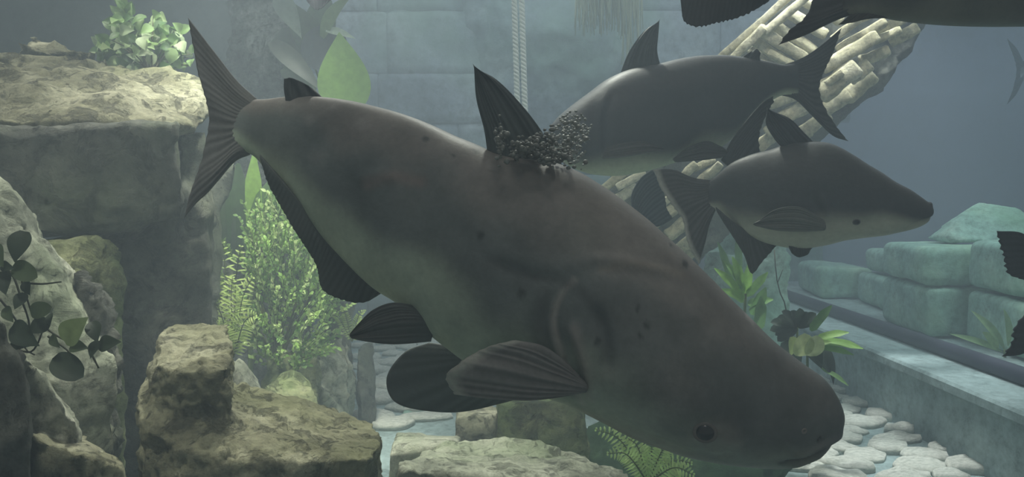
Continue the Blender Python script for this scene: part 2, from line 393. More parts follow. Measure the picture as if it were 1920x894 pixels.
rock('dark_green_shade', [down([(1090, 800, 3.6), (1190, 760, 3.6), (1440, 780, 3.5), (1440, 900, 3.3), (1100, 900, 3.35), (1250, 740, 3.9), (1430, 740, 3.8)]), [(1400, 740, 3.5), (1530, 780, 3.48), (1535, 825, 3.46), (1508, 860, 3.42), (1468, 905, 3.36), (1380, 905, 3.4), (1400, 740, 3.8), (1520, 780, 3.7), (1450, 900, 3.5)]],
     M_GREEN, 'dark green stand-in for reflected shade behind the jaw of the biggest catfish', vox=0.025, amp=0.014)  # boulder-like form added to fill the dark reflection behind the jaw
# middle distance
rock('angular_rock', [
    down([(575, 660, 4.3), (600, 608, 4.5), (640, 590, 4.6), (668, 640, 4.45), (672, 745, 4.3), (610, 760, 4.15), (560, 700, 4.3)])],
     M_PALE, 'tall angular pale rock right of the feathery bush', vox=0.028, amp=0.05, freq=3)
rock('upright_stone', [down([(668, 650, 4.6), (700, 642, 4.7), (704, 745, 4.6), (675, 760, 4.5), (690, 640, 5.0)])],
     M_GREY, 'dark upright stone behind the angular pale rock', vox=0.03, amp=0.02)
rock('rounded_rock', [
    down([(488, 712, 3.75), (545, 700, 3.85), (585, 722, 3.85), (605, 765, 3.7), (500, 770, 3.6), (560, 698, 4.1)])],
     M_MOSS, 'low rounded mossy rock behind the knobbed rock', vox=0.025, amp=0.025)
rock('shaded_rock', [down([(500, 660, 4.2), (560, 640, 4.3), (600, 660, 4.3), (600, 740, 4.1), (480, 740, 4.1)])],
     M_MOSS, 'green stone in front of the foot of the feathery bush', vox=0.03, amp=0.03)
rock('fern_rock', [down([(384, 470, 4.1), (402, 450, 4.2), (432, 480, 4.2), (445, 600, 4.1), (395, 600, 4.0)])],
     M_PALE, 'pale narrow rock behind the fern', vox=0.028, amp=0.02)
rock('corner_stone', [down([(432, 672, 3.1), (452, 680, 3.1), (488, 712, 3.15), (500, 740, 3.1), (430, 730, 3.0), (450, 670, 3.4)])],
     M_PALE, 'small pale stone tucked behind the knobbed rock', vox=0.02, amp=0.016)
rock('backwater_boulder', [down([(760, 700, 5.2), (800, 690, 5.3), (850, 700, 5.3), (860, 760, 5.0), (750, 790, 4.8)])],
     M_BLOCK, 'hazy blue green boulder behind the pinkish slab', vox=0.035, amp=0.03)
rock('shoulder_rock', [
    down([(430, -60, 4.9), (515, -60, 4.8), (560, 30, 4.8), (545, 90, 4.8), (590, 180, 4.85), (540, 195, 4.8), (420, 190, 4.85), (440, -60, 5.3), (560, 190, 5.4)]),
    ], M_TRUNK, 'tall grey textured rock post behind the tail of the biggest catfish', cat='rock', vox=0.035, amp=0.05, freq=3.5)
rock('hump_rock', [[(1782, 436, 5.5), (1800, 400, 5.6), (1835, 378, 5.7), (1905, 386, 5.6), (1950, 410, 5.5), (1955, 436, 5.4), (1850, 382, 5.9)] +
     [Vector((3.22, 5.4, 1.085)), Vector((3.62, 5.4, 1.085)), Vector((3.22, 5.85, 1.085)), Vector((3.62, 5.85, 1.085))]],
     M_BLOCK, 'rounded pale rock on top of the block wall at the right', vox=0.03, amp=0.012, floor=False)
rock('wall_bulge', [[(870, -80, 8.35), (1200, -80, 8.2), (1190, 100, 8.3), (1150, 260, 8.4), (1020, 300, 8.45), (900, 200, 8.45), (870, 0, 8.5), (1000, 60, 8.0), (1120, 40, 7.9), (1100, 200, 8.2), (1200, 100, 8.7), (880, 200, 8.7)]],
     M_WALLSTONE, 'rough bulge of rock on the back wall under the hanging roots', vox=0.06, amp=0.06, freq=1.5, floor=False)

# flagstones of the channel floor
rnd = random.Random(11)
flag_me = []
for k in range(7):
    n = 7; pts = []
    for i in range(n):
        a = 2 * math.pi * i / n + rnd.uniform(-.3, .3); r = rnd.uniform(0.84, 1.12)
        pts.append((math.cos(a) * r, math.sin(a) * r))
    cur = crom([p + (0,) for p in pts + [pts[0]]], 37)[:-1]
    V = []; Fs = []
    rings = [(1.0, 0), (1.0, .5), (.93, .93), (.6, 1.0), (.25, 1.02)]
    for (s, z) in rings:
        for c in cur:
            zz = z + (noise.noise(Vector((c[0] * s * 1.5, c[1] * s * 1.5, k))) * .35 if z > .6 else 0)
            V.append((c[0] * s, c[1] * s, zz))
    m_ = len(cur)
    for r_ in range(4):
        for i in range(m_): Fs.append((r_ * m_ + i, r_ * m_ + (i + 1) % m_, (r_ + 1) * m_ + (i + 1) % m_, (r_ + 1) * m_ + i))
    Fs.append(tuple(4 * m_ + i for i in range(m_))); Fs.append(tuple(range(m_))[::-1])
    me = mesh('flagstone', V, Fs); me.materials.append(M_SLAB); flag_me.append(me)
def proj(p):
    d = Vector(p) - CAM; cy, sy = math.cos(PITCH), math.sin(PITCH); dep = d.y * cy - d.z * sy; up = d.y * sy + d.z * cy
    return 960 + F * d.x / dep, 447 - F * up / dep
def flags(x0, x1, y0, y1, sx, sy, labeller, group, keep):
    y = y0; row = 0
    while y < y1:
        x = x0 + (row % 2) * sx * 0.5
        while x < x1:
            xx, yy = x + rnd.uniform(-.12, .12) * sx, y + rnd.uniform(-.1, .1) * sy
            if keep(*proj((xx, yy, 0))):
                o = link('flagstone', flag_me[rnd.randrange(7)])
                o.location = (xx, yy, -0.012); o.rotation_euler = (rnd.uniform(-.05, .09), rnd.uniform(-.05, .05), rnd.uniform(-.2, .2))
                q = 1 if rnd.random() < .8 else rnd.uniform(.65, .8)
                o.scale = (sx * .485 * q, sy * .49 * q, rnd.uniform(.03, .055))
                tag(o, labeller(xx, yy, q), 'flagstone', group)
            x += sx * rnd.uniform(.9, 1.08)
        y += sy * 0.9; row += 1
def lab1(x, y, q):
    return '%s pale flagstone %s, %s' % ('broad' if q == 1 else 'small', 'touching the foot of the ledge' if x > 2.12 else 'halfway across the channel' if x > 1.8 else 'on the side away from the ledge',
        'nearest the bottom edge' if y < 4.0 else 'nearer than the snout' if y < 4.6 else 'beside the snout' if y < 5.2 else 'far along the ledge')
def lab2(x, y, q):
    return '%s bluish flagstone right of the angular rock, %s' % ('broad' if q == 1 else 'small', 'near the white slab' if y < 5.8 else 'halfway back' if y < 7 else 'near the back wall')
flags(1.2, 2.48, 3.55, 6.6, 0.30, 0.17, lab1, 'flagstones of the channel floor', lambda a, b: a > 1490 and b < 925)
flags(-1.75, -0.5, 4.6, 8.2, 0.34, 0.2, lab2, 'flagstones behind the rocks', lambda a, b: 672 < a < 850 and b < 870)

# block wall on the ledge at the right
def block(x, y, z, sx, sy, sz, label, rz=0):
    me = bpy.data.meshes.new('stone_block'); bm = bmesh.new(); bmesh.ops.create_cube(bm, size=1)
    bmesh.ops.scale(bm, vec=(sx, sy, sz), verts=bm.verts)
    bmesh.ops.bevel(bm, geom=list(bm.edges), offset=.055, segments=4, profile=.5, affect='EDGES')
    bmesh.ops.subdivide_edges(bm, edges=[e for e in bm.edges if e.calc_length() > .12], cuts=5, use_grid_fill=True)
    bmesh.ops.triangulate(bm, faces=[f for f in bm.faces if len(f.verts) > 4])
    for v in bm.verts: v.co += v.normal * noise.fractal(Vector(v.co) * 3 + Vector((x, y, z * 7)), 1, 2, 3) * .018 if v.normal.length > 0 else Vector()
    bm.to_mesh(me); bm.free(); smooth(me)
    o = link('stone_block', me, M_BLOCK); o.location = (x, y, z); o.rotation_euler.z = rz
    return tag(o, label, 'block', 'blocks of the wall on the ledge')
zb = .42
LB = [  # x, y centre, z0, length, height
 (3.22, 5.62, zb, .86, .37, 'lower block nearest the bright green plant end of the ledge wall'),
 (3.20, 5.62, zb + .375, .84, .28, 'upper block with a pale rounded top at the left end of the ledge wall'),
 (3.36, 4.72, zb, .86, .37, 'lower block behind the slender pale plant on the ledge'),
 (3.36, 4.72, zb + .375, .86, .34, 'upper block right of the dark vertical gap in the ledge wall'),
 (3.5, 3.80, zb, .86, .37, 'lower block at the right edge of the view'),
 (3.5, 3.80, zb + .375, .86, .34, 'upper block at the right edge of the view behind the dark tail'),
 (3.55, 6.75, zb, .9, .30, 'hazy low block further back along the ledge'),
 (3.6, 6.75, zb + .305, .8, .22, 'hazy upper block further back along the ledge'),
 (3.35, 7.75, zb, .9, .32, 'farthest hazy block on the ledge'),
]
for x, y, z0, L_, H_, lb in LB:
    block(x, y, z0 + H_ / 2, .5, L_ - .03, H_ - .016, lb, R(-6))

# pipe lying along the ledge
mb = MB(); tube(mb, [(2.71, .8, .47), (2.71, 3, .47), (2.715, 5, .468), (2.71, 7, .47), (2.7, 8.3, .47)], .048, seg=16, n=40)
tag(mb.build('pipe', M_PIPE), 'long dark pipe lying along the top of the concrete ledge', 'pipe')

# ------------------------------------------------------------------ fish
def skin_tones(dark=1.0):
    return dict(back=np.array(rgb(116, 111, 106)[:3]) * dark, flank=np.array(rgb(88, 93, 91)[:3]) * dark,
                belly=np.array(rgb(146, 156, 138)[:3]) * dark)
def body(name, st, parent, n=150, m=72, tones=None, feat=None, paint=None, kx=0.9, belly_from=-0.15, part='body'):
    """st: stations (top px, top py, bottom px, bottom py, half width in m, Y), tail to snout or the reverse."""
    S = crom(st, n); T = [P(a[0], a[1], a[5]) for a in S]; B = [P(a[2], a[3], a[5]) for a in S]
    cen = [(t + b) / 2 for t, b in zip(T, B)]; half = [(t - b) / 2 for t, b in zip(T, B)]
    tones = tones or skin_tones()
    V = []; px = []; nrm = []; vv = []
    for i in range(n):
        tg = (cen[min(n - 1, i + 1)] - cen[max(0, i - 1)]).normalized()
        u = half[i]; side = u.cross(tg)
        side = side.normalized() if side.length > 1e-9 else Vector((0, -1, 0))
        if side.y > 0: side = -side
        w = max(0.0015, S[i][4])
        for k in range(m):
            a = 2 * math.pi * k / m
            c, s = math.cos(a), math.sin(a)
            cs = c; sn = math.copysign(abs(s) ** kx, s)
            if c < 0: sn *= 1 + 0.10 * (-c) * (1 - abs(c))          # fuller below
            p = cen[i] + u * cs + side * (w * sn)
            V.append(p); vv.append(c)
            px.append((S[i][0] * (1 + c) / 2 + S[i][2] * (1 - c) / 2, S[i][1] * (1 + c) / 2 + S[i][3] * (1 - c) / 2))
            nv = side * s / w + u * (c / max(u.length_squared, 1e-6)); nrm.append(nv.normalized() if nv.length > 0 else side)
    V = np.array(V); px = np.array(px); vv = np.array(vv); nrm = np.array(nrm)
    if feat is not None: V = V + nrm * feat(px, vv)[:, None]
    # pigment by height on the body, with a soft wandering border
    wob = np.array([noise.noise(Vector((a / 90, b / 90, 4.2))) for a, b in px]) * 0.3
    t = vv + wob
    def sst(x, a, b): x = np.clip((x - a) / (b - a), 0, 1); return x * x * (3 - 2 * x)
    f1 = sst(t, 0.15, 0.75)[:, None]; f2 = sst(-t, -belly_from - 0.05, -belly_from + 0.55)[:, None]
    col = tones['flank'] * (1 - f1) * (1 - f2) + tones['back'] * f1 + tones['belly'] * f2
    if paint is not None: col = paint(px, vv, col)
    Fs = []
    for i in range(n - 1):
        for k in range(m):
            Fs.append((i * m + k, i * m + (k + 1) % m, (i + 1) * m + (k + 1) % m, (i + 1) * m + k))
    Fs.append(tuple(range(m))[::-1]); Fs.append(tuple((n - 1) * m + k for k in range(m)))
    me = mesh(name, V, Fs); set_col(me, np.hstack([col, np.ones((len(col), 1))]))
    bm = bmesh.new(); bm.from_mesh(me); bmesh.ops.recalc_face_normals(bm, faces=bm.faces); bm.to_mesh(me); bm.free(); smooth(me)
    return link(part, me, M_SKIN, parent)
def W3(pts, Y):
    return np.array([tuple(P(q[0], q[1], q[2] if len(q) > 2 else Y)) for q in pts])
def fin(name, parent, base, edge, left, right, Y, th=0.008, rays=14, ray_amp=0.0025, serr=0.004, col=(66, 66, 64), col2=None, bulge=0.0, ns=72, nt=26, rim=None):
    """A fin as a thin closed slab over a Coons patch: base (on the body), edge (free), two sides."""
    cb, ce, cl, cr = crom(W3(base, Y), ns), crom(W3(edge, Y), ns), crom(W3(left, Y), nt), crom(W3(right, Y), nt)
    c00, c01, c10, c11 = cb[0], ce[0], cb[-1], ce[-1]
    s = np.linspace(0, 1, ns)[:, None, None]; t = np.linspace(0, 1, nt)[None, :, None]
    Sg = (1 - t) * cb[:, None] + t * ce[:, None] + (1 - s) * cl[None] + s * cr[None] - ((1 - s) * (1 - t) * c00 + s * (1 - t) * c10 + (1 - s) * t * c01 + s * t * c11)
    du = np.gradient(Sg, axis=0); dv = np.gradient(Sg, axis=1)
    nn = np.cross(du, dv); nn /= np.maximum(np.linalg.norm(nn, axis=2, keepdims=True), 1e-9)
    mean = nn.reshape(-1, 3).mean(0)
    if mean[1] > 0: nn = -nn; mean = -mean
    mean /= np.linalg.norm(mean); nn = np.broadcast_to(mean, Sg.shape)
    S0, T0 = s[:, :, 0], t[:, :, 0]
    rng = np.random.default_rng(len(name) * 7 + ns + int(abs(base[0][0])))
    ph = S0 ** 0.85 * rays + 0.35 * np.sin(S0 * 9 + len(name)) + 0.12 * np.sin(S0 * 31)
    ridge = (0.5 + 0.5 * np.cos(2 * np.pi * ph)) ** 2 * ray_amp * np.minimum(1, T0 * 4) * (1.0 - 0.6 * T0)
    saw = serr * (rng.random(ns)[:, None] * 0.6 + 0.4 * np.cos(2 * np.pi * ph)) * np.clip((T0 - 0.85) / 0.15, 0, 1)
    tdir = dv / np.maximum(np.linalg.norm(dv, axis=2, keepdims=True), 1e-9)
    Sg = Sg + tdir * saw[:, :, None]
    Sg = Sg + nn * (bulge * np.sin(np.pi * S0) * T0 + 0.004 * np.sin(S0 * 14 + T0 * 3) * T0)[:, :, None]
    thk = th * (1 - 0.85 * T0) * (0.25 + 0.75 * np.minimum(1, np.minimum(S0, 1 - S0) * 8 + 0.0)) / 2 + 0.0006
    Fr = Sg + nn * (thk + ridge)[:, :, None]; Bk = Sg - nn * (thk + ridge)[:, :, None]
    V = np.vstack([Fr.reshape(-1, 3), Bk.reshape(-1, 3)]); M = ns * nt; Fs = []
    for i in range(ns - 1):
        for j in range(nt - 1):
            a = i * nt + j; q = (a, a + nt, a + nt + 1, a + 1); Fs.append(q); Fs.append(tuple(M + x for x in q[::-1]))
    for i in range(ns - 1):
        for j in (0, nt - 1):
            a = i * nt + j; Fs.append((a, a + nt, M + a + nt, M + a))
    for j in range(nt - 1):
        for i in (0, ns - 1):
            a = i * nt + j; Fs.append((a, a + 1, M + a + 1, M + a))
    col = tuple(min(255, x * 1.14 + 4) for x in col); col2 = tuple(min(255, x * 1.14 + 4) for x in col2) if col2 else None
    c1 = np.array(rgb(*col)); c2 = np.array(rgb(*(col2 or tuple(int(x * .8) for x in col))))
    cc = c1 * (1 - T0[:, :, None]) + c2 * T0[:, :, None]
    cc = cc * (1 + 0.28 * np.cos(2 * np.pi * ph) * np.minimum(1, T0 * 3))[:, :, None]
    if rim is not None:
        cr_ = np.array(rgb(*rim)); k = np.clip((T0 - 0.89) / 0.06, 0, 1)[:, :, None]; cc = cc * (1 - k) + cr_ * k
    cc[:, :, 3] = 1; cc = cc.reshape(-1, 4)
    me = mesh(name, V, Fs); set_col(me, np.vstack([cc, cc]))
    bm = bmesh.new(); bm.from_mesh(me); bmesh.ops.recalc_face_normals(bm, faces=bm.faces); bm.to_mesh(me); bm.free(); smooth(me)
    return link(name, me, M_FIN, parent)
def spike(name, parent, rear, tip, front, Y, tr, ld, rootr, **kw):
    """Pointed fin: rear / front base points, mid points of the trailing (tr) and leading (ld) margins."""
    tx, ty = tip[:2]; z = tip[2:]
    e0 = (tx + (rear[0] - tx) * .04, ty + (rear[1] - ty) * .04) + z; e1 = (tx + (front[0] - tx) * .04, ty + (front[1] - ty) * .04) + z
    return fin(name, parent, [rear, rootr, front], [e0, tip, e1], [rear] + tr + [e0], [front] + ld + [e1], Y, **kw)

def dist_poly(px, pl):
    """Unsigned and signed (left of travel positive) distance of pixels to a polyline, and where along it."""
    best = np.full(len(px), 1e9); sg = np.zeros(len(px)); al = np.zeros(len(px))
    pl = np.array(pl, float); L = np.linalg.norm(np.diff(pl, axis=0), axis=1); cum = np.concatenate([[0], np.cumsum(L)]); tot = cum[-1]
    for i in range(len(pl) - 1):
        a, b = pl[i], pl[i + 1]; d = b - a; t = np.clip(((px - a) @ d) / (d @ d), 0, 1)
        q = px - (a + t[:, None] * d); dd = np.linalg.norm(q, axis=1)
        k = dd < best; best[k] = dd[k]; sg[k] = np.sign(d[0] * q[k, 1] - d[1] * q[k, 0]); al[k] = (cum[i] + t[k] * L[i]) / tot
    return best, sg, al
def ridge_at(px, pl, width, amp):
    d, s, a = dist_poly(px, crom(pl, 40)); return amp * np.exp(-(d / width) ** 2) * np.minimum(1, np.minimum(a, 1 - a) * 5)
def step_at(px, pl, width, amp, reach):
    """Raised lip on the left-of-travel side that falls off over `reach` pixels."""
    d, s, a = dist_poly(px, crom(pl, 40)); x = d * s
    f = np.where(x > 0, np.exp(-(x / reach)), 0) * np.clip(x / width + 0.0, 0, 1)
    return amp * f * np.minimum(1, np.minimum(a, 1 - a) * 5 + 0.02)

# ---- the biggest catfish
BIG = empty('catfish', 'biggest dark catfish, closest to the viewer, diving with its head at the lower right', 'fish', loc=(0, 0, 0))
ST = [(436, 184, 412, 268, .016, 2.30), (495, 186, 474, 292, .030, 2.27), (550, 180, 512, 334, .046, 2.24), (605, 182, 552, 374, .062, 2.21), (690, 196, 622, 462, .088, 2.16),
      (780, 222, 694, 532, .112, 2.12), (870, 262, 752, 572, .135, 2.08), (960, 296, 805, 622, .155, 2.05), (1050, 307, 868, 672, .172, 2.02), (1125, 347, 945, 712, .184, 2.0),
      (1200, 400, 1030, 742, .192, 1.98), (1275, 466, 1110, 780, .196, 1.96), (1345, 535, 1190, 818, .192, 1.95), (1405, 595, 1270, 848, .184, 1.94),
      (1455, 643, 1345, 864, .168, 1.93), (1503, 680, 1420, 871, .145, 1.92), (1540, 707, 1478, 868, .115, 1.92), (1564, 738, 1518, 852, .082, 1.92), (1577, 768, 1548, 833, .048, 1.92), (1580, 790, 1568, 812, .012, 1.92)]
GILL = [(1085, 520), (1060, 545), (1050, 590), (1062, 640), (1080, 690), (1095, 740)]
MOUTH = [(1590, 812), (1555, 816), (1515, 820), (1475, 831), (1440, 842)]
def big_feat(px, vv):
    f = np.zeros(len(px))
    f += step_at(px, GILL, 7, .013, 60) - ridge_at(px + np.array([12, 0]), GILL, 12, .007)
    f += ridge_at(px, [(1078, 585), (1100, 640), (1112, 690), (1112, 740)], 11, .009)
    f -= ridge_at(px, [(1120, 560), (1138, 620), (1140, 690)], 16, .008)
    f -= ridge_at(px, [(930, 480), (985, 503), (1050, 518), (1090, 512)], 9, .003)
    f += ridge_at(px, [(940, 465), (1010, 490), (1060, 495), (1130, 488)], 14, .0025)
    f += ridge_at(px, [(1090, 480), (1170, 488), (1260, 512)], 9, .0032)
    f -= ridge_at(px, [(1090, 500), (1180, 505), (1270, 530)], 9, .0026)
    f -= ridge_at(px, MOUTH, 5, .016)
    f += ridge_at(px - np.array([0, -10]), MOUTH, 7, .006)
    f += ridge_at(px - np.array([0, 12]), MOUTH, 8, .005)
    f += ridge_at(px, [(1270, 790), (1320, 778), (1370, 800)], 14, .005)
    f -= ridge_at(px, [(1285, 815), (1322, 832), (1360, 820)], 9, .003)
    f -= ridge_at(px, [(1110, 745), (1200, 790), (1330, 850)], 7, .003)
    f -= ridge_at(px, [(1495, 800), (1507, 797)], 5, .006)
    f += ridge_at(px, [(690, 345), (740, 335), (790, 345)], 12, .004)
    mz = np.clip((px[:, 0] - 1515) / 35, 0, 1) * np.clip((px[:, 1] - 814) / 6, 0, 1); f = f - .007 * mz
    return f * 2.1 + np.array([noise.noise(Vector((a / 70, b / 70, 1.5))) for a, b in px]) * 0.0035
def blob(px, x, y, r, soft=0.5):
    d = np.linalg.norm((px - np.array([x, y])), axis=1) / r; return np.clip((1.15 - d) / soft, 0, 1)[:, None]
def big_paint(px, vv, col):
    near = np.ones(len(px))[:, None]
    head = np.clip((px[:, :1] - 1050) / 200, 0, 1)
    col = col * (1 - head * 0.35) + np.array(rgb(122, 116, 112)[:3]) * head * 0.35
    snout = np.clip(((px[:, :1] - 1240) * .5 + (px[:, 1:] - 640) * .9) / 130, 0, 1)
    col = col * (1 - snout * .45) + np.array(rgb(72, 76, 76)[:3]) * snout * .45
    for (x, y, r) in [(932, 447, 8), (1275, 492, 7), (995, 540, 8), (1192, 567, 5), (1203, 593, 6), (1193, 612, 4), (1125, 625, 6), (818, 268, 6), (905, 290, 7), (868, 300, 4), (1255, 460, 4)]:
        k = blob(px, x, y, r, .6) * .85; col = col * (1 - k) + np.array(rgb(34, 34, 34)[:3]) * k
    mt = np.array([noise.fractal(Vector((a / 75, b / 75, 3.3)), 1, 2, 4) for a, b in px])[:, None]; col = col * (1 + .30 * mt)
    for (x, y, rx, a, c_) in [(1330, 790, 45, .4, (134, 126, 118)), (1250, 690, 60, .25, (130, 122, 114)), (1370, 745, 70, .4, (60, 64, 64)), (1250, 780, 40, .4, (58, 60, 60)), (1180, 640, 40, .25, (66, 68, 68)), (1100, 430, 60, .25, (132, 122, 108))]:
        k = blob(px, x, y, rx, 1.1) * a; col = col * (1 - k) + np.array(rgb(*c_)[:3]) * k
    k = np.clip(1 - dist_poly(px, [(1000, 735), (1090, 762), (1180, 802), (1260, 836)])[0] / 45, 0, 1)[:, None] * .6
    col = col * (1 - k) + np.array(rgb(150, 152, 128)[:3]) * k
    for (x, y, r, a) in [(600, 230, 14, .35), (640, 205, 12, .3), (700, 238, 16, .35), (625, 300, 22, .2), (1392, 588, 8, .9), (1400, 596, 8, .9), (1270, 560, 20, .2)]:  # pale skin patches; the two strongest are a painted glint on the head
        k = blob(px, x, y, r, 1.0) * a; col = col * (1 - k) + np.array(rgb(158, 152, 150)[:3]) * k
    k = np.clip(1 - dist_poly(px, [(720, 350), (770, 338), (820, 350)])[0] / 18, 0, 1)[:, None] * .35
    col = col * (1 - k) + np.array(rgb(140, 110, 100)[:3]) * k
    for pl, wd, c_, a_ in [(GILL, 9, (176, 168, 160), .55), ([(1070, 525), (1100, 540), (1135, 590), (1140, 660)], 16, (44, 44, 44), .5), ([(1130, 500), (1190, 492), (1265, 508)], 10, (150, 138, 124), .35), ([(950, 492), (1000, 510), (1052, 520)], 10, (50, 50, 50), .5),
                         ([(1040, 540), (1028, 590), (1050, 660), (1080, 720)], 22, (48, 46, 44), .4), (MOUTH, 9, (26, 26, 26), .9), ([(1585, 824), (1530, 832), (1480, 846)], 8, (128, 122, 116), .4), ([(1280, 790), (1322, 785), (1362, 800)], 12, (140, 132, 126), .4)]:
        k = np.clip(1 - dist_poly(px, crom(pl, 24))[0] / wd, 0, 1)[:, None] * a_; col = col * (1 - k) + np.array(rgb(*c_)[:3]) * k  # light lips and dark grooves: relief shading painted along gill and mouth lines
    k = np.clip(1 - dist_poly(px, [(1085, 600), (1105, 660), (1110, 725)])[0] / 14, 0, 1)[:, None] * .45
    col = col * (1 - k) + np.array(rgb(150, 138, 132)[:3]) * k
    k = np.clip(1 - dist_poly(px, [(1100, 765), (1180, 800), (1260, 838), (1340, 858), (1480, 862)])[0] / 14, 0, 1)[:, None] * .4
    col = col * (1 - k) + np.array(rgb(150, 140, 132)[:3]) * k
    return col
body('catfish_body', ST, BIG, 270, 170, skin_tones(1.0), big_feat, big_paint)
fin('caudal_fin', BIG, [(482, 186), (474, 240), (468, 290)], [(353, 33), (360, 75), (371, 130), (386, 180), (393, 222), (386, 265), (376, 312), (356, 368), (345, 408)],
    [(482, 186), (445, 152), (412, 110), (378, 66), (353, 33)], [(468, 290), (440, 303), (410, 337), (388, 362), (366, 382), (345, 408)], 2.28, th=.03, rays=20, serr=.003, col=(74, 74, 72), col2=(66, 66, 66))
fin('adipose_fin', BIG, [(536, 190), (575, 192), (612, 190)], [(533, 148), (545, 146), (570, 156), (590, 168)], [(536, 190), (533, 168), (533, 148)], [(612, 190), (600, 178), (590, 168)], 2.22, th=.018, rays=5, ray_amp=.001, serr=.001, col=(50, 54, 54))
spike('dorsal_fin', BIG, (915, 296), (888, 122), (1062, 322), 2.04, [(908, 245), (893, 185)], [(1010, 238), (965, 182), (928, 147)], (985, 330), th=.022, rays=10, serr=.004, col=(52, 58, 56), col2=(44, 50, 49))
fin('anal_fin', BIG, [(488, 290), (558, 372), (626, 456), (696, 520), (724, 540)], [(489, 300), (503, 345), (530, 392), (562, 445), (592, 495), (606, 542), (650, 563), (684, 566), (712, 552)],
    [(488, 290), (488, 296), (489, 300)], [(724, 540), (718, 547), (712, 552)], 2.16, th=.022, rays=36, serr=.003, col=(58, 62, 60), col2=(48, 52, 50), ns=110)
fin('pelvic_fin', BIG, [(788, 575, 1.99), (812, 600, 1.98), (808, 640, 1.99)], [(657, 624, 1.93), (656, 629, 1.93), (660, 635, 1.93)],
    [(788, 575, 1.99), (738, 567, 1.96), (700, 580, 1.95), (674, 604, 1.94), (657, 624, 1.93)], [(808, 640, 1.99), (740, 645, 1.96), (692, 641, 1.95), (660, 635, 1.93)], 1.95, th=.016, rays=10, serr=.002, col=(58, 62, 60), col2=(56, 56, 54))
fin('pectoral_fin', BIG, [(1094, 738, 1.80), (1099, 726, 1.79), (1092, 710, 1.80)], [(853, 739, 1.72), (837, 710, 1.71), (848, 688, 1.71), (884, 664, 1.72), (925, 645, 1.73), (968, 638, 1.74)],
    [(1092, 736, 1.80), (1040, 745, 1.77), (985, 750, 1.75), (910, 746, 1.73), (853, 739, 1.72)], [(1092, 710, 1.80), (1058, 676, 1.79), (1018, 648, 1.76), (968, 638, 1.74)], 1.75,
    th=.03, rays=8, ray_amp=.005, serr=.003, col=(84, 82, 80), col2=(92, 90, 88), bulge=.012, rim=(150, 150, 142))
fin('pectoral_fin', BIG, [(860, 650, 2.18), (930, 690, 2.17), (1010, 735, 2.16)], [(805, 642, 2.24), (757, 662, 2.25), (726, 705, 2.25), (738, 748, 2.25), (785, 768, 2.25), (855, 773, 2.24), (935, 756, 2.22), (1000, 742, 2.2)],
    [(860, 650, 2.18), (830, 645, 2.22), (805, 642, 2.24)], [(1010, 735, 2.16), (1005, 740, 2.18), (1000, 742, 2.2)], 2.22, th=.018, rays=12, ray_amp=.001, serr=.0, col=(66, 70, 67), col2=(54, 58, 56))
def ball(name, c, r, mat, parent, nrm=(0, -1, 0), flat=1.0, sx=1.0):
    me = bpy.data.meshes.new(name); bm = bmesh.new(); bmesh.ops.create_uvsphere(bm, u_segments=28, v_segments=16, radius=r); bm.to_mesh(me); bm.free(); smooth(me)
    q = Vector(nrm).to_track_quat('Z', 'Y').to_matrix().to_4x4()
    me.transform(Matrix.Translation(c) @ q @ Matrix.Diagonal((sx, 1, flat, 1)))
    return link(name, me, mat, parent)
def torus(name, c, R_, r, mat, parent, nrm, col=(1, 1, 1, 1), sx=1.0, flat=.6):
    mb = MB(); V = []; Fs = []; a_, b_ = 36, 12
    for i in range(a_):
        for j in range(b_):
            u, v = 2 * math.pi * i / a_, 2 * math.pi * j / b_
            V.append(((R_ + r * math.cos(v)) * math.cos(u) * sx, (R_ + r * math.cos(v)) * math.sin(u), r * math.sin(v) * flat))
            Fs.append((i * b_ + j, ((i + 1) % a_) * b_ + j, ((i + 1) % a_) * b_ + (j + 1) % b_, i * b_ + (j + 1) % b_))
    q = Matrix.Translation(c) @ Vector(nrm).to_track_quat('Z', 'Y').to_matrix().to_4x4()
    mb.add([q @ Vector(v) for v in V], Fs, col); return mb.build(name, mat, parent)
def near_surface(o, px, py):
    """First point of a fish's body on the sight line through a pixel, with its normal."""
    d = (P(px, py, 1.0) - CAM).normalized()
    from mathutils.bvhtree import BVHTree
    if o.name not in _bvh:
        me = o.data; _bvh[o.name] = BVHTree.FromPolygons([v.co[:] for v in me.vertices], [p.vertices[:] for p in me.polygons])
    h = _bvh[o.name].ray_cast(CAM, d)
    return (h[0], (h[1] if h[1].dot(d) < 0 else -h[1])) if h[0] else (P(px, py, 2), Vector((0, -1, 0)))
_bvh = {}
def add_eye(bo, parent, px, py, r, col=(96, 92, 88), eyecol=None):
    h, n_ = near_surface(bo, px, py)
    e = ball('eye', h - n_ * r * .2, r, M_EYE, parent, n_, .62, 1.15)
    torus('eyelid', h + n_ * r * .02, r * 1.02, r * .2, M_SKIN, parent, n_, rgb(*col), 1.15)
bo = [c for c in BIG.children if c.name.startswith('body')][0]
add_eye(bo, BIG, 1322, 811, .021)
h, n_ = near_surface(bo, 1508, 808); torus('nostril', h, .005, .0028, M_SKIN, BIG, n_, rgb(120, 112, 106))

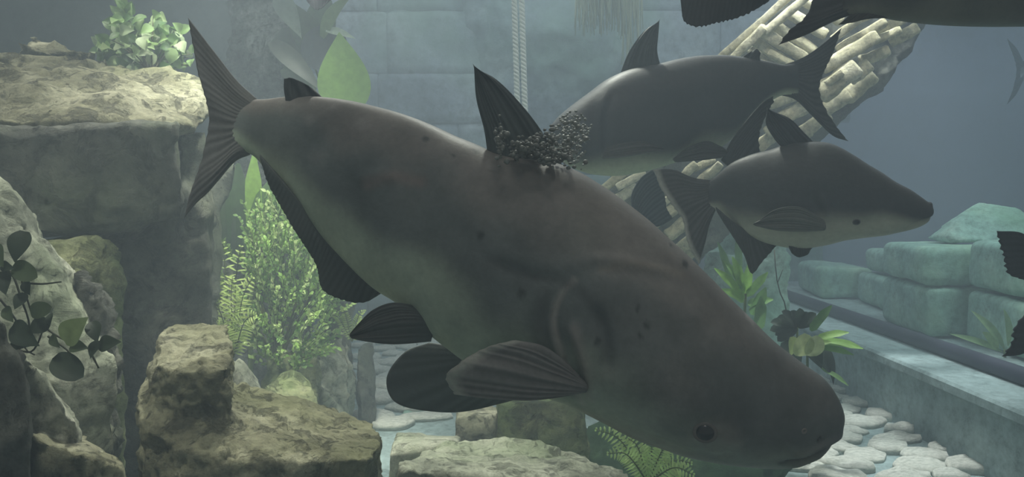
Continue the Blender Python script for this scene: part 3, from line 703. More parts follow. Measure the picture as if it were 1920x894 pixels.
# ---- catfish behind it, heading left
F2 = empty('catfish', 'dark catfish heading left, its head hidden behind the back of the biggest one', 'fish')
ST2 = [(1492, 118, 1494, 180, .020, 3.25), (1470, 121, 1464, 180, .028, 3.24), (1430, 113, 1425, 206, .045, 3.22), (1385, 106, 1375, 258, .07, 3.20), (1340, 103, 1325, 290, .09, 3.18), (1290, 107, 1275, 302, .105, 3.15),
       (1235, 120, 1220, 320, .115, 3.12), (1185, 128, 1170, 329, .118, 3.1), (1140, 148, 1130, 329, .115, 3.08), (1100, 177, 1092, 322, .105, 3.06), (1065, 203, 1060, 306, .085, 3.04), (1040, 226, 1036, 286, .05, 3.03), (1028, 245, 1027, 262, .012, 3.03)]
def f2_feat(px, vv):
    f = -ridge_at(px, [(1140, 175), (1120, 220), (1118, 265), (1125, 300)], 7, .008) + ridge_at(px, [(1128, 175), (1108, 220), (1106, 265), (1112, 300)], 9, .006)
    f += ridge_at(px, [(1165, 288), (1200, 280), (1245, 278)], 6, .004)
    return f + np.array([noise.noise(Vector((a / 50, b / 50, 7.5))) for a, b in px]) * 0.003
b2 = body('catfish_body', ST2, F2, 150, 90, dict(back=np.array(rgb(84, 84, 86)[:3]), flank=np.array(rgb(72, 76, 80)[:3]), belly=np.array(rgb(206, 214, 188)[:3])), f2_feat, belly_from=-.55)
fin('caudal_fin', F2, [(1462, 124), (1468, 150), (1462, 178)], [(1577, 53), (1562, 98), (1541, 140), (1536, 170), (1546, 203), (1566, 236), (1590, 264)],
    [(1462, 124), (1505, 108), (1543, 82), (1577, 53)], [(1462, 178), (1492, 187), (1528, 222), (1562, 254), (1590, 264)], 3.25, th=.03, rays=18, serr=.005, col=(72, 74, 76), col2=(64, 66, 66))
spike('dorsal_fin', F2, (1238, 124), (1236, 38), (1162, 140), 3.12, [(1232, 96), (1234, 66)], [(1180, 96), (1208, 58)], (1200, 138), th=.022, rays=9, serr=.008, col=(64, 70, 72), col2=(58, 62, 64))
fin('adipose_fin', F2, [(1385, 112), (1405, 116), (1425, 116)], [(1408, 97), (1418, 92), (1425, 97), (1424, 108)], [(1385, 112), (1396, 104), (1408, 97)], [(1425, 116), (1425, 112), (1424, 108)], 3.2, th=.015, rays=4, ray_amp=.001, serr=0, col=(56, 60, 62))
fin('pectoral_fin', F2, [(1118, 282, 3.0), (1115, 290, 3.0), (1120, 298, 3.0)], [(1235, 275, 2.93), (1246, 279, 2.93), (1232, 283, 2.93)], [(1118, 282, 3.0), (1165, 268, 2.96), (1205, 264, 2.94), (1235, 275, 2.93)], [(1120, 298, 3.0), (1165, 295, 2.96), (1205, 288, 2.94), (1232, 283, 2.93)], 2.96, th=.016, rays=7, serr=.002, col=(76, 76, 76))
fin('pelvic_fin', F2, [(1268, 296, 3.04), (1262, 300, 3.04), (1266, 304, 3.04)], [(1356, 276, 2.98), (1364, 285, 2.98), (1352, 296, 2.98)], [(1268, 292, 3.04), (1290, 276, 3.0), (1325, 264, 2.99), (1356, 276, 2.98)], [(1266, 304, 3.04), (1300, 302, 3.0), (1330, 299, 2.99), (1352, 296, 2.98)], 3.0, th=.014, rays=8, serr=.002, col=(70, 72, 72))

# ---- catfish facing right
F3 = empty('catfish', 'dark catfish facing right with a pointed snout, below the one heading left', 'fish')
ST3 = [(1326, 342, 1330, 390, .016, 2.86), (1345, 328, 1352, 398, .028, 2.85), (1375, 304, 1378, 424, .05, 2.83), (1405, 290, 1405, 442, .07, 2.81), (1440, 281, 1438, 456, .088, 2.79), (1480, 270, 1478, 465, .10, 2.77), (1520, 265, 1512, 466, .108, 2.75),
       (1560, 271, 1550, 459, .11, 2.73), (1600, 291, 1592, 450, .106, 2.71), (1640, 316, 1634, 444, .096, 2.69), (1680, 341, 1674, 438, .082, 2.67), (1712, 360, 1706, 431, .064, 2.66), (1735, 376, 1730, 422, .044, 2.65), (1748, 390, 1745, 407, .014, 2.65)]
def f3_feat(px, vv):
    f = ridge_at(px, [(1530, 365), (1538, 385), (1548, 405)], 6, .009) - ridge_at(px, [(1518, 360), (1526, 385), (1538, 410)], 7, .006)
    f -= ridge_at(px, [(1755, 404), (1735, 410), (1705, 422), (1680, 430)], 3, .008)
    f += ridge_at(px, [(1570, 425), (1620, 436), (1680, 432)], 6, .004)
    f += ridge_at(px, [(1738, 384), (1746, 383)], 4, .008)
    return f + np.array([noise.noise(Vector((a / 40, b / 40, 2.5))) for a, b in px]) * 0.003
b3 = body('catfish_body', ST3, F3, 150, 90, dict(back=np.array(rgb(82, 83, 84)[:3]), flank=np.array(rgb(68, 71, 74)[:3]), belly=np.array(rgb(178, 180, 164)[:3])), f3_feat, belly_from=-.25)
fin('caudal_fin', F3, [(1336, 338), (1342, 364), (1342, 392)], [(1226, 318), (1240, 352), (1261, 385), (1281, 412), (1286, 440), (1294, 466), (1311, 494)],
    [(1336, 338), (1300, 333), (1262, 318), (1226, 318)], [(1342, 392), (1330, 420), (1322, 455), (1311, 494)], 2.86, th=.03, rays=16, serr=.003, col=(66, 66, 66), col2=(62, 62, 62), rim=(170, 170, 164))
spike('dorsal_fin', F3, (1472, 282), (1438, 203), (1530, 272), 2.76, [(1452, 260), (1436, 232)], [(1508, 250), (1480, 222)], (1500, 285), th=.022, rays=8, serr=.003, col=(58, 62, 66), col2=(52, 56, 60))
fin('anal_fin', F3, [(1342, 388), (1380, 420), (1434, 450)], [(1346, 400), (1372, 440), (1396, 480), (1410, 512), (1428, 490), (1448, 468), (1462, 454)], [(1342, 388), (1343, 394), (1346, 400)], [(1434, 450), (1450, 452), (1462, 454)], 2.8, th=.02, rays=20, serr=.003, col=(58, 60, 60), col2=(50, 52, 52))
fin('pelvic_fin', F3, [(1478, 458), (1500, 460), (1524, 460)], [(1484, 474), (1497, 482), (1512, 478), (1520, 468)], [(1478, 458), (1480, 466), (1484, 474)], [(1524, 460), (1523, 464), (1520, 468)], 2.74, th=.012, rays=6, serr=.001, col=(54, 56, 56))
fin('pectoral_fin', F3, [(1545, 412, 2.64), (1548, 425, 2.64), (1545, 432, 2.65)], [(1425, 412, 2.68), (1412, 420, 2.69), (1425, 426, 2.68)], [(1545, 412, 2.64), (1500, 388, 2.64), (1455, 392, 2.66), (1425, 412, 2.68)], [(1545, 432, 2.65), (1500, 434, 2.66), (1455, 432, 2.67), (1425, 426, 2.68)], 2.66, th=.012, rays=8, serr=.001, col=(84, 86, 82))
add_eye(b3, F3, 1606, 416, .010, (104, 104, 100))

# ---- catfish swimming away behind it: only its raised tail shows
F4 = empty('catfish', 'dark tall tail fin of a catfish rising behind the back of the right-facing catfish', 'fish')
ST4 = [(1372, 300, 1376, 340, .016, 3.02), (1390, 304, 1392, 360, .03, 3.08), (1420, 300, 1420, 390, .06, 3.2), (1450, 298, 1450, 410, .085, 3.35), (1480, 300, 1480, 415, .1, 3.5), (1505, 306, 1505, 412, .1, 3.65), (1525, 315, 1525, 402, .08, 3.78), (1540, 330, 1540, 390, .05, 3.88), (1546, 350, 1546, 364, .012, 3.92)]
body('catfish_body', ST4, F4, 60, 40, dict(back=np.array(rgb(60, 62, 64)[:3]), flank=np.array(rgb(58, 60, 62)[:3]), belly=np.array(rgb(100, 104, 98)[:3])))
fin('caudal_fin', F4, [(1352, 300), (1375, 318), (1400, 330)], [(1448, 181), (1449, 192), (1440, 208), (1424, 245), (1424, 285), (1440, 330)],
    [(1352, 300), (1375, 258), (1408, 215), (1432, 190), (1448, 181)], [(1400, 330), (1420, 334), (1440, 330)], 3.0, th=.028, rays=12, serr=.006, col=(54, 56, 58), col2=(48, 50, 52))

# ---- half hidden tail between the two
F5 = empty('catfish', 'blue grey tail fin of a farther catfish, just above the back of the biggest one', 'fish')
ST5 = [(1186, 400, 1216, 424, .014, 3.45), (1160, 415, 1196, 450, .025, 3.46), (1120, 430, 1160, 500, .05, 3.48), (1070, 440, 1110, 545, .07, 3.5), (1010, 460, 1050, 580, .08, 3.52), (950, 490, 985, 590, .07, 3.54), (905, 520, 930, 580, .04, 3.55), (885, 545, 895, 565, .01, 3.55)]
body('catfish_body', ST5, F5, 60, 40, dict(back=np.array(rgb(70, 76, 84)[:3]), flank=np.array(rgb(66, 72, 80)[:3]), belly=np.array(rgb(110, 116, 112)[:3])))
fin('caudal_fin', F5, [(1186, 398), (1196, 412), (1214, 424)], [(1222, 318), (1240, 342), (1247, 372), (1250, 392), (1262, 410)], [(1186, 398), (1184, 365), (1200, 335), (1222, 318)], [(1214, 424), (1236, 424), (1262, 410)], 3.45, th=.024, rays=14, serr=.003, col=(70, 76, 84), col2=(76, 82, 90))

# ---- catfish along the top edge
F6 = empty('catfish', 'dark catfish along the top edge at the right, pale belly showing', 'fish')
ST6 = [(1575, -60, 1578, 30, .018, 2.4), (1620, -80, 1625, 27, .035, 2.4), (1680, -130, 1685, 38, .07, 2.4), (1760, -180, 1765, 46, .10, 2.4), (1850, -215, 1855, 49, .12, 2.4), (1950, -230, 1955, 48, .13, 2.4), (2060, -215, 2060, 46, .13, 2.4), (2180, -170, 2175, 36, .115, 2.4), (2290, -100, 2285, 10, .08, 2.4), (2350, -40, 2350, -15, .015, 2.4)]
body('catfish_body', ST6, F6, 120, 80, dict(back=np.array(rgb(60, 58, 58)[:3]), flank=np.array(rgb(56, 56, 54)[:3]), belly=np.array(rgb(112, 112, 98)[:3])), belly_from=-.55)
fin('caudal_fin', F6, [(1590, -55), (1594, -10), (1600, 26)], [(1470, -160), (1500, -90), (1520, -40), (1528, -10), (1512, 30), (1480, 58), (1462, 83)], [(1590, -55), (1550, -90), (1510, -130), (1470, -160)], [(1600, 26), (1560, 42), (1510, 66), (1462, 83)], 2.4, th=.028, rays=16, serr=.006, col=(48, 48, 48), col2=(42, 42, 42))
fin('anal_fin', F6, [(1600, 20), (1630, 26), (1665, 34)], [(1572, 46), (1600, 42), (1640, 30)], [(1600, 20), (1585, 35), (1572, 46)], [(1665, 34), (1655, 34), (1640, 30)], 2.4, th=.014, rays=10, serr=.002, col=(58, 56, 52))

F7 = empty('catfish', 'catfish above the frame of which one ragged dark fin hangs in at the top', 'fish')
ST7 = [(1270, -70, 1272, -30, .015, 2.6), (1330, -110, 1334, -12, .05, 2.6), (1420, -150, 1424, -8, .09, 2.6), (1520, -160, 1524, -30, .1, 2.6), (1600, -150, 1600, -60, .08, 2.6), (1650, -120, 1650, -90, .02, 2.6)]
body('catfish_body', ST7, F7, 60, 40, dict(back=np.array(rgb(60, 58, 58)[:3]), flank=np.array(rgb(56, 56, 54)[:3]), belly=np.array(rgb(80, 80, 74)[:3])))
fin('anal_fin', F7, [(1276, -40), (1350, -20), (1450, -20)], [(1277, 10), (1284, 38), (1310, 49), (1350, 40), (1395, 28), (1442, 2)], [(1276, -40), (1274, -15), (1277, 10)], [(1450, -20), (1448, -8), (1442, 2)], 2.6, th=.02, rays=22, serr=.006, col=(44, 44, 44), col2=(36, 36, 36))

F8 = empty('catfish', 'catfish above the frame at the upper left, only the tip of a fin showing', 'fish')
ST8 = [(500, -70, 500, -40, .015, 3.6), (560, -120, 562, -20, .05, 3.6), (640, -150, 642, -12, .08, 3.6), (720, -150, 722, -30, .08, 3.6), (780, -110, 780, -80, .02, 3.6)]
body('catfish_body', ST8, F8, 50, 36, dict(back=np.array(rgb(60, 60, 64)[:3]), flank=np.array(rgb(56, 56, 60)[:3]), belly=np.array(rgb(80, 80, 80)[:3])))
fin('anal_fin', F8, [(560, -26), (600, -18), (640, -20)], [(575, 2), (590, 17), (604, 14), (622, -2)], [(560, -26), (566, -12), (575, 2)], [(640, -20), (632, -12), (622, -2)], 3.6, th=.016, rays=8, serr=.003, col=(52, 52, 58))

# ---- tail entering at the right edge
F9 = empty('catfish', 'ragged dark tail of a catfish cut off by the right edge of the view', 'fish')
ST9 = [(1985, 505, 1985, 585, .02, 2.5), (2030, 480, 2030, 600, .05, 2.5), (2100, 450, 2100, 630, .09, 2.5), (2200, 420, 2200, 650, .12, 2.5), (2320, 430, 2320, 640, .12, 2.5), (2420, 480, 2420, 600, .07, 2.5), (2460, 530, 2460, 550, .012, 2.5)]
body('catfish_body', ST9, F9, 70, 44, dict(back=np.array(rgb(60, 60, 62)[:3]), flank=np.array(rgb(56, 58, 60)[:3]), belly=np.array(rgb(100, 104, 100)[:3])))
fin('caudal_fin', F9, [(1995, 505), (1995, 545), (1995, 585)], [(1871, 433), (1885, 478), (1892, 512), (1925, 528), (1938, 550), (1925, 585), (1903, 615), (1898, 645), (1884, 668)], [(1995, 505), (1960, 470), (1915, 437), (1871, 433)], [(1995, 585), (1960, 630), (1920, 662), (1884, 668)], 2.5, th=.028, rays=20, serr=.010, col=(40, 42, 46), col2=(34, 36, 40))

# ---- far small catfish at the right
F10 = empty('catfish', 'small distant catfish in the blue water, tail at the right edge', 'fish')
ST10 = [(1912, 118, 1912, 150, .012, 6.5), (1940, 104, 1940, 160, .05, 6.5), (1990, 90, 1990, 185, .1, 6.5), (2050, 90, 2050, 190, .11, 6.5), (2110, 110, 2110, 175, .07, 6.5), (2135, 138, 2135, 148, .01, 6.5)]
body('catfish_body', ST10, F10, 40, 28, dict(back=np.array(rgb(60, 66, 80)[:3]), flank=np.array(rgb(90, 100, 110)[:3]), belly=np.array(rgb(150, 160, 170)[:3])))
fin('caudal_fin', F10, [(1918, 118), (1918, 134), (1918, 150)], [(1889, 73), (1899, 100), (1907, 134), (1900, 165), (1889, 195)], [(1918, 118), (1906, 92), (1889, 73)], [(1918, 150), (1904, 178), (1889, 195)], 6.5, th=.04, rays=10, serr=.004, col=(58, 66, 82))

# ------------------------------------------------------------------ leaning stack of split logs
mb_pts = [(1110, 380, 4.75), (1240, 215, 4.6), (1360, 112, 4.5), (1500, -40, 4.35), (1760, -20, 4.35), (1728, 70, 4.35), (1655, 150, 4.4), (1560, 238, 4.5), (1440, 330, 4.6), (1300, 500, 4.7), (1200, 600, 4.75), (1040, 560, 4.75)]
RAMP = empty('log_stack', 'leaning stack of pale split logs rising diagonally behind the catfish', 'log stack')
b_ = rock('backing_rock', [[(x, y, Y + .12) for x, y, Y in mb_pts] + [(x, y, Y + .5) for x, y, Y in mb_pts], down([(1040, 560, 4.9), (1200, 600, 4.87), (1040, 560, 5.3), (1200, 600, 5.3)])],
     M_GREY, None, vox=.035, amp=.03, parent=RAMP)
def log(p0, p1, w, h, seed, part='log'):
    a, b = Vector(p0), Vector(p1); t = (b - a).normalized(); nrm = Vector((0, -1, .25)); nrm = (nrm - t * nrm.dot(t)).normalized(); s = t.cross(nrm)
    r_ = random.Random(seed); k = 10; prof = []
    for i in range(k):
        an = 2 * math.pi * i / k; prof.append((math.copysign(abs(math.cos(an)) ** .6, math.cos(an)) * r_.uniform(.82, 1.05), math.copysign(abs(math.sin(an)) ** .7, math.sin(an)) * r_.uniform(.8, 1.05)))
    V = []; Fs = []; n = 16
    for i in range(n):
        f = i / (n - 1); c = a.lerp(b, f); e = .86 if i in (0, n - 1) else 1
        wob = Vector((noise.noise(Vector((f * 2, seed, 0))), 0, noise.noise(Vector((f * 2, seed, 9))))) * w * .15
        for j, (u, v) in enumerate(prof):
            g = 1 + .24 * noise.noise(Vector((f * 4, j * 1.3, seed)))
            V.append(c + wob + s * u * w * g * e + nrm * v * h * g * e)
    for i in range(n - 1):
        for j in range(k): Fs.append((i * k + j, i * k + (j + 1) % k, (i + 1) * k + (j + 1) % k, (i + 1) * k + j))
    Fs.append(tuple(range(k))[::-1]); Fs.append(tuple((n - 1) * k + j for j in range(k)))
    m_ = MB(); m_.add(V, Fs); o = m_.build(part, M_LOG, RAMP)
    bv = o.modifiers.new('b', 'BEVEL'); bv.width = .006; bv.segments = 2; bv.limit_method = 'ANGLE'; bv.angle_limit = R(50)
    return o
def L(x0, y0, x1, y1, wpx, Y=4.4, part='log'):
    w = wpx * 1.22 * Y / F / 2; log(P(x0, y0, Y), P(x1, y1, Y - .03), w * 1.12, w * .5, x0 * .37 + y1, part)
for a in [(1346, 112, 1490, -16, 11, 4.38, 'pole'), (1366, 118, 1432, 52, 13, 4.36, 'pole'), (1432, 62, 1520, -12, 13, 4.34, 'pole'), (1118, 362, 1180, 318, 12, 4.7, 'pole'),
          (1420, 52, 1512, 112, 18, 4.36), (1412, 74, 1480, 122, 16, 4.38), (1404, 92, 1452, 126, 14, 4.4), (1448, 44, 1530, 98, 16, 4.38), (1478, 24, 1550, 66, 18, 4.38), (1440, 98, 1500, 128, 12, 4.34), (1508, 0, 1580, 40, 20, 4.4),
          (1568, 94, 1662, 40, 15, 4.3), (1540, 130, 1646, 66, 20, 4.28), (1616, 86, 1690, 56, 14, 4.3), (1536, 178, 1606, 124, 30, 4.28), (1592, 150, 1632, 120, 22, 4.3), (1560, 74, 1612, 36, 12, 4.3),
          (1612, 116, 1668, 92, 18, 4.32), (1584, 186, 1640, 140, 22, 4.4), (1548, 158, 1580, 134, 12, 4.26), (1668, 80, 1722, 52, 18, 4.38), (1636, 60, 1700, 34, 16, 4.34), (1600, 40, 1680, 0, 18, 4.34), (1660, 20, 1740, -20, 20, 4.36),
          (1530, 216, 1592, 176, 24, 4.4), (1440, 196, 1510, 170, 20, 4.42), (1460, 226, 1530, 188, 20, 4.42), (1500, 250, 1556, 214, 22, 4.46), (1436, 250, 1486, 214, 18, 4.42), (1420, 276, 1470, 240, 20, 4.46), (1470, 276, 1520, 244, 18, 4.5), (1380, 240, 1436, 200, 18, 4.45),
          (1222, 424, 1286, 372, 18, 4.55), (1250, 444, 1312, 394, 20, 4.55), (1230, 392, 1268, 362, 12, 4.55), (1270, 470, 1320, 430, 18, 4.6), (1304, 346, 1350, 310, 14, 4.55), (1262, 350, 1306, 306, 12, 4.55), (1330, 330, 1352, 306, 12, 4.5), (1190, 370, 1240, 330, 14, 4.6),
          (1300, 318, 1340, 296, 12, 4.56), (1156, 352, 1210, 322, 12, 4.62), (1290, 372, 1340, 340, 14, 4.56), (1140, 384, 1196, 350, 14, 4.64), (1345, 360, 1400, 320, 16, 4.55), (1286, 484, 1316, 452, 16, 4.6)]:
    L(*a)
rock('hazy_rock', [down([(1325, 420, 5.3), (1400, 380, 5.4), (1470, 440, 5.3), (1478, 560, 5.2), (1440, 700, 4.9), (1330, 700, 4.9), (1400, 400, 5.7)])], M_BLOCK,
     'hazy green grey rock behind the bright green plant', vox=.035, amp=.05)

# ------------------------------------------------------------------ plants
def leaf(mb, base, tip, w, col, shape='ovate', nrm=None, curl=0.12, fold=0.18, n=9, lobes=0):
    a, b = Vector(base), Vector(tip); t = b - a; Ln = t.length; t.normalize()
    nrm = Vector(nrm) if nrm is not None else Vector((random.uniform(-.4, .4), -1, random.uniform(-.1, .8)))
    nrm = (nrm - t * nrm.dot(t)); nrm = nrm.normalized() if nrm.length > 1e-4 else Vector((0, -1, 0)); s = t.cross(nrm)
    V = []; Fs = []
    for i in range(n + 1):
        f = i / n
        if shape == 'ovate': wd = math.sin(math.pi * min(1, f * .94 + .06) ** .72)
        elif shape == 'round': wd = math.sqrt(max(0, 1 - (2 * f - 1) ** 2)) if 0 < f < 1 else 0.02
        elif shape == 'strap': wd = min(1, f * 5 + .3) * (1 - max(0, f - .7) / .3 * .85)
        else: wd = math.sin(math.pi * f) ** .8 * (1 - .25 * f) + .01
        if lobes: wd *= 0.62 + .38 * abs(math.cos(math.pi * f * lobes))
        c = a + t * (Ln * f) + nrm * (math.sin(f * math.pi * .9) * curl * Ln) - Vector((0, 0, 1)) * (f * f * curl * Ln * .4)
        for k in (-1, -.5, 0, .5, 1):
            V.append(c + s * (k * wd * w) + nrm * (fold * abs(k) * wd * w))
    for i in range(n):
        for k in range(4): q = i * 5 + k; Fs.append((q, q + 1, q + 6, q + 5))
    mb.add(V, Fs, col)
def vary(c, d=.18):
    k = 1 + random.uniform(-d, d); return (c[0] * k, c[1] * k * random.uniform(.96, 1.04), c[2] * k, 1)
def plant(name, label, cat='plant', group=None): return empty(name, label, cat, group)

# ivy on top of the outcrop
t_ = plant('ivy', 'pale green variegated ivy clump on top of the left outcrop', 'plant')
ml, ms = MB(), MB(); cen_ = P(272, 84, 3.72); root = P(285, 140, 3.6)
for i in range(230):
    u, v, w_ = random.gauss(0, 1), random.gauss(0, 1), random.gauss(0, 1); q = Vector((u, v, w_)).normalized() * random.random() ** .33
    p = cen_ + Vector((q.x * .225, q.y * .20, q.z * .175 - .02))
    if q.z > .2 and q.x < -.55: p.z -= .06
    d = Vector((random.gauss(0, 1), random.gauss(-.3, .5), random.gauss(-.25, .8))).normalized() * random.uniform(.05, .085)
    ccol = random.choice([rgb(156, 178, 126), rgb(128, 156, 98), rgb(98, 130, 74), rgb(70, 100, 56), rgb(170, 186, 148)])
    leaf(ml, p, p + d, random.uniform(.02, .034), vary(ccol, .12), 'ovate', curl=.15, fold=.3, n=6)
    if i % 7 == 0: tube(ms, [root, root.lerp(p, .5) + Vector((0, 0, .03)), p], .004, .002, 6, col=rgb(80, 78, 56))
for i in range(9):
    p = P(236 + random.uniform(-8, 14), 10 + i * 4, 3.66); leaf(ml, p, p + Vector((random.uniform(-.05, .04), -.02, .05)), .022, vary(rgb(150, 180, 120)), n=6)
ml.build('foliage', M_LEAF, t_); ms.build('stem', M_STEM, t_)

# broad leaved plant
t_ = plant('broad_leaved_plant', 'large broad leaved plant, one bright green leaf over the back of the biggest catfish', 'plant')
bs = P(600, 215, 4.5)
def bl(x0, y0, x1, y1, wpx, col, Y=4.4, shape='ovate', lobes=0, **kw):
    m_ = MB(); a, b = P(x0, y0, Y), P(x1, y1, Y - .05)
    leaf(m_, a, b, wpx * Y / F / 2, col, shape, nrm=kw.get('nrm', (.1, -1, .35)), n=14, curl=kw.get('curl', .08), fold=kw.get('fold', .22), lobes=lobes)
    return m_.build('leaf', M_LEAF, t_)
def st(pts, r=.007, col=rgb(96, 112, 70), Y=4.4):
    m_ = MB(); tube(m_, [P(*(p if len(p) > 2 else p + (Y,))) for p in pts], r, r * .6, 8, col=col); return m_.build('stem', M_STEM, t_)
bl(652, 212, 636, 58, 96, rgb(118, 152, 74), 4.3, 'ovate', curl=.03); bl(508, 78, 606, 170, 36, rgb(66, 72, 66), 4.35); bl(648, 70, 572, 118, 84, rgb(72, 80, 88), 4.45, 'round')
bl(530, 128, 598, 176, 34, rgb(96, 112, 76), 4.4); bl(600, 108, 536, -6, 56, rgb(82, 98, 76), 4.5); bl(520, -10, 566, 70, 38, rgb(132, 146, 134), 4.42); bl(612, 56, 668, 72, 16, rgb(186, 200, 184), 4.36)
bl(600, 80, 612, -30, 56, rgb(88, 104, 84), 4.55); bl(604, 70, 668, -20, 26, rgb(112, 132, 92), 4.4, curl=.2); bl(584, 120, 620, 36, 60, rgb(76, 84, 92), 4.5); bl(522, 60, 580, 110, 46, rgb(82, 92, 80), 4.5)
for q in [(640, 90), (560, 130), (600, 60), (560, 60), (645, 75), (570, 150)]: st([(604, 215, 4.5), (604, 170, 4.5), ((604 + q[0]) / 2, (150 + q[1]) / 2, 4.48), q + (4.42,)])
rock('planter_rock', [down([(592, 212, 4.5), (662, 232, 4.5), (655, 400, 4.45), (598, 400, 4.45), (625, 215, 4.75)])], M_GREY, 'grey rock under the broad leaved plant, behind the biggest catfish', vox=.04, amp=.04)

# feathery bush, broad leaves and fern behind the knobbed rock
t_ = plant('feathery_bush', 'light green feathery bush between the tail and belly fins of the biggest catfish', 'bush')
ml, ms = MB(), MB(); root = P(520, 690, 4.25)
for i in range(470):
    an = random.uniform(0, 2 * math.pi); rr = math.sqrt(random.random())
    px_, py_ = 532 + math.cos(an) * rr * 112, 535 + math.sin(an) * rr * 158
    if px_ > 560 and py_ < 430: continue
    if px_ < 476 and random.random() < .75: continue
    Y = 4.2 + random.uniform(-.22, .25); p = P(px_, py_, Y)
    d = (p - root); d.z *= .7; d = (d.normalized() + Vector((random.uniform(-.5, .5), random.uniform(-.6, .2), random.uniform(-.1, .6)))).normalized()
    ln = random.uniform(.07, .13); cc = random.choice([rgb(176, 206, 122), rgb(156, 192, 104), rgb(198, 218, 150), rgb(130, 168, 90)])
    tube(ms, [p - d * ln * .6, p, p + d * ln], .0025, .0015, 5, 5, rgb(104, 110, 70))
    for j in range(13):
        f = j / 12; c = p - d * ln * .6 + d * ln * 1.6 * f; sd = Vector((random.gauss(0, 1), random.gauss(0, 1), random.gauss(0, 1))); sd = (sd - d * sd.dot(d)).normalized()
        leaf(ml, c, c + (sd * .8 + d * .7).normalized() * random.uniform(.022, .036), .0090, vary(cc, .2), n=3, fold=.1)
tube(ms, [Vector((root.x, root.y, 0)), root.lerp(Vector((root.x, root.y, 0)), .5) + Vector((.02, 0, 0)), root], .02, .012, 8, col=rgb(92, 96, 64))
for i in range(16):
    p = P(440 + i * 12, random.uniform(420, 600), 4.3); tube(ms, [root, root.lerp(p, .5) + Vector((0, 0, .05)), p], .008, .003, 6, col=rgb(92, 96, 64))
ml.build('foliage', M_LEAF, t_); ms.build('stem', M_STEM, t_)

t_ = plant('strap_leaved_plant', 'bright green wide leaf just right of the narrow tail stalk of the biggest catfish', 'plant')
for a in [(482, 470, 478, 278, 30, rgb(154, 196, 84)), (505, 470, 502, 350, 26, rgb(140, 182, 84)), (452, 470, 448, 300, 42, rgb(72, 98, 54)), (430, 480, 428, 350, 34, rgb(74, 92, 60)), (470, 480, 520, 320, 40, rgb(96, 130, 64))]:
    bl(a[0], a[1], a[2], a[3], a[4], a[5], 4.65, 'strap')
st([(470, 798, 4.6), (470, 560, 4.65), (470, 470, 4.66)], .02)

def fern(label, root, tips, Yr, ln, col, name='fern', wmax=.05):
    t2 = plant(name, label, 'fern')
    for (x, y, Y) in tips:
        mf = MB(); a = P(*root); b = P(x, y, Y); mid = a.lerp(b, .55) + Vector((0, -.02, .03 + .1 * (b - a).length)); pts = crom([tuple(a), tuple(mid), tuple(b)], 34)
        tube(mf, [Vector(q) for q in pts[::3]], .004, .0015, 6, col=rgb(100, 112, 64))
        for i in range(3, 34, 1 if wmax > .04 and ln > 1e9 else 2):
            f = i / 33; c = Vector(pts[i]); tg = (Vector(pts[min(33, i + 1)]) - Vector(pts[i - 1])).normalized(); s_ = tg.cross(Vector((0, -1, .3))).normalized()
            l_ = wmax * math.sin(math.pi * (f * .85 + .12)) ** .7
            for sg in (-1, 1): leaf(mf, c, c + (s_ * sg + tg * .35).normalized() * l_, .0052, vary(col, .15), 'lance', n=4, nrm=(random.uniform(-.2, .2), -1, .4), fold=.15)
        mf.build('frond', M_LEAF, t2)
    return t2
fern('yellow green fern left of the feathery bush', (438, 670, 3.85), [(392, 500, 3.75), (418, 455, 3.8), (452, 462, 3.75), (400, 560, 3.7), (474, 520, 3.7), (404, 610, 3.7), (480, 590, 3.7), (436, 520, 3.72)], 4, .05, rgb(196, 216, 134), wmax=.075)
fern('bright green fern under the jaw of the biggest catfish', (1215, 905, 3.0), [(1118, 805, 3.0), (1142, 792, 3.05), (1178, 822, 2.98), (1225, 820, 3.0), (1262, 828, 2.95), (1296, 868, 2.9), (1140, 850, 2.9), (1300, 890, 2.88)], 3, .05, rgb(196, 222, 150), wmax=.05)
fern('small yellow green fern tuft beside the anal fin of the biggest catfish', (660, 640, 4.2), [(620, 590, 4.2), (640, 575, 4.2), (685, 582, 4.2), (700, 600, 4.15)], 4.2, .04, rgb(150, 170, 96), wmax=.03)

# vine over the left rocks
t_ = plant('vine', 'dark leaved vine hanging over the pale slanting rock at the left', 'plant')
def vl(cx, cy, r, an, col, shape='ovate', Y=2.0):
    dx, dy = math.cos(an) * r, math.sin(an) * r; m_ = MB()
    leaf(m_, P(cx - dx, cy - dy, Y), P(cx + dx, cy + dy, Y - .02), r * .72 * Y / F, col, shape, nrm=(random.uniform(-.3, .3), -1, random.uniform(0, .5)), n=12, fold=.2, curl=.1); m_.build('leaf', M_LEAF, t_)
DK, MD, LT = rgb(50, 60, 48), rgb(66, 78, 56), rgb(106, 120, 82)
for a in [(38, 462, 30, 1.9, DK, 'ovate'), (48, 508, 26, .4, MD, 'round'), (8, 530, 22, 1.4, DK, 'ovate'), (78, 580, 22, -.3, MD, 'round'), (38, 565, 18, 2.2, DK, 'ovate'), (50, 628, 32, .6, DK, 'ovate'), (18, 590, 16, 1, MD, 'ovate'),
          (72, 612, 22, 2.6, DK, 'ovate'), (144, 615, 34, -.8, LT, 'ovate'), (178, 622, 20, 1.3, DK, 'ovate'), (208, 643, 22, -.2, DK, 'ovate'), (128, 688, 34, .5, DK, 'round'), (150, 650, 18, .1, MD, 'ovate'), (178, 655, 18, 2.0, DK, 'ovate'),
          (105, 640, 14, .9, MD, 'ovate'), (40, 645, 20, .1, DK, 'ovate'), (0, 480, 22, 1.2, MD, 'ovate'), (95, 600, 12, 1.6, DK, 'ovate'), (16, 500, 14, .2, DK, 'ovate'), (52, 540, 14, 1.2, DK, 'ovate')]: vl(*a)
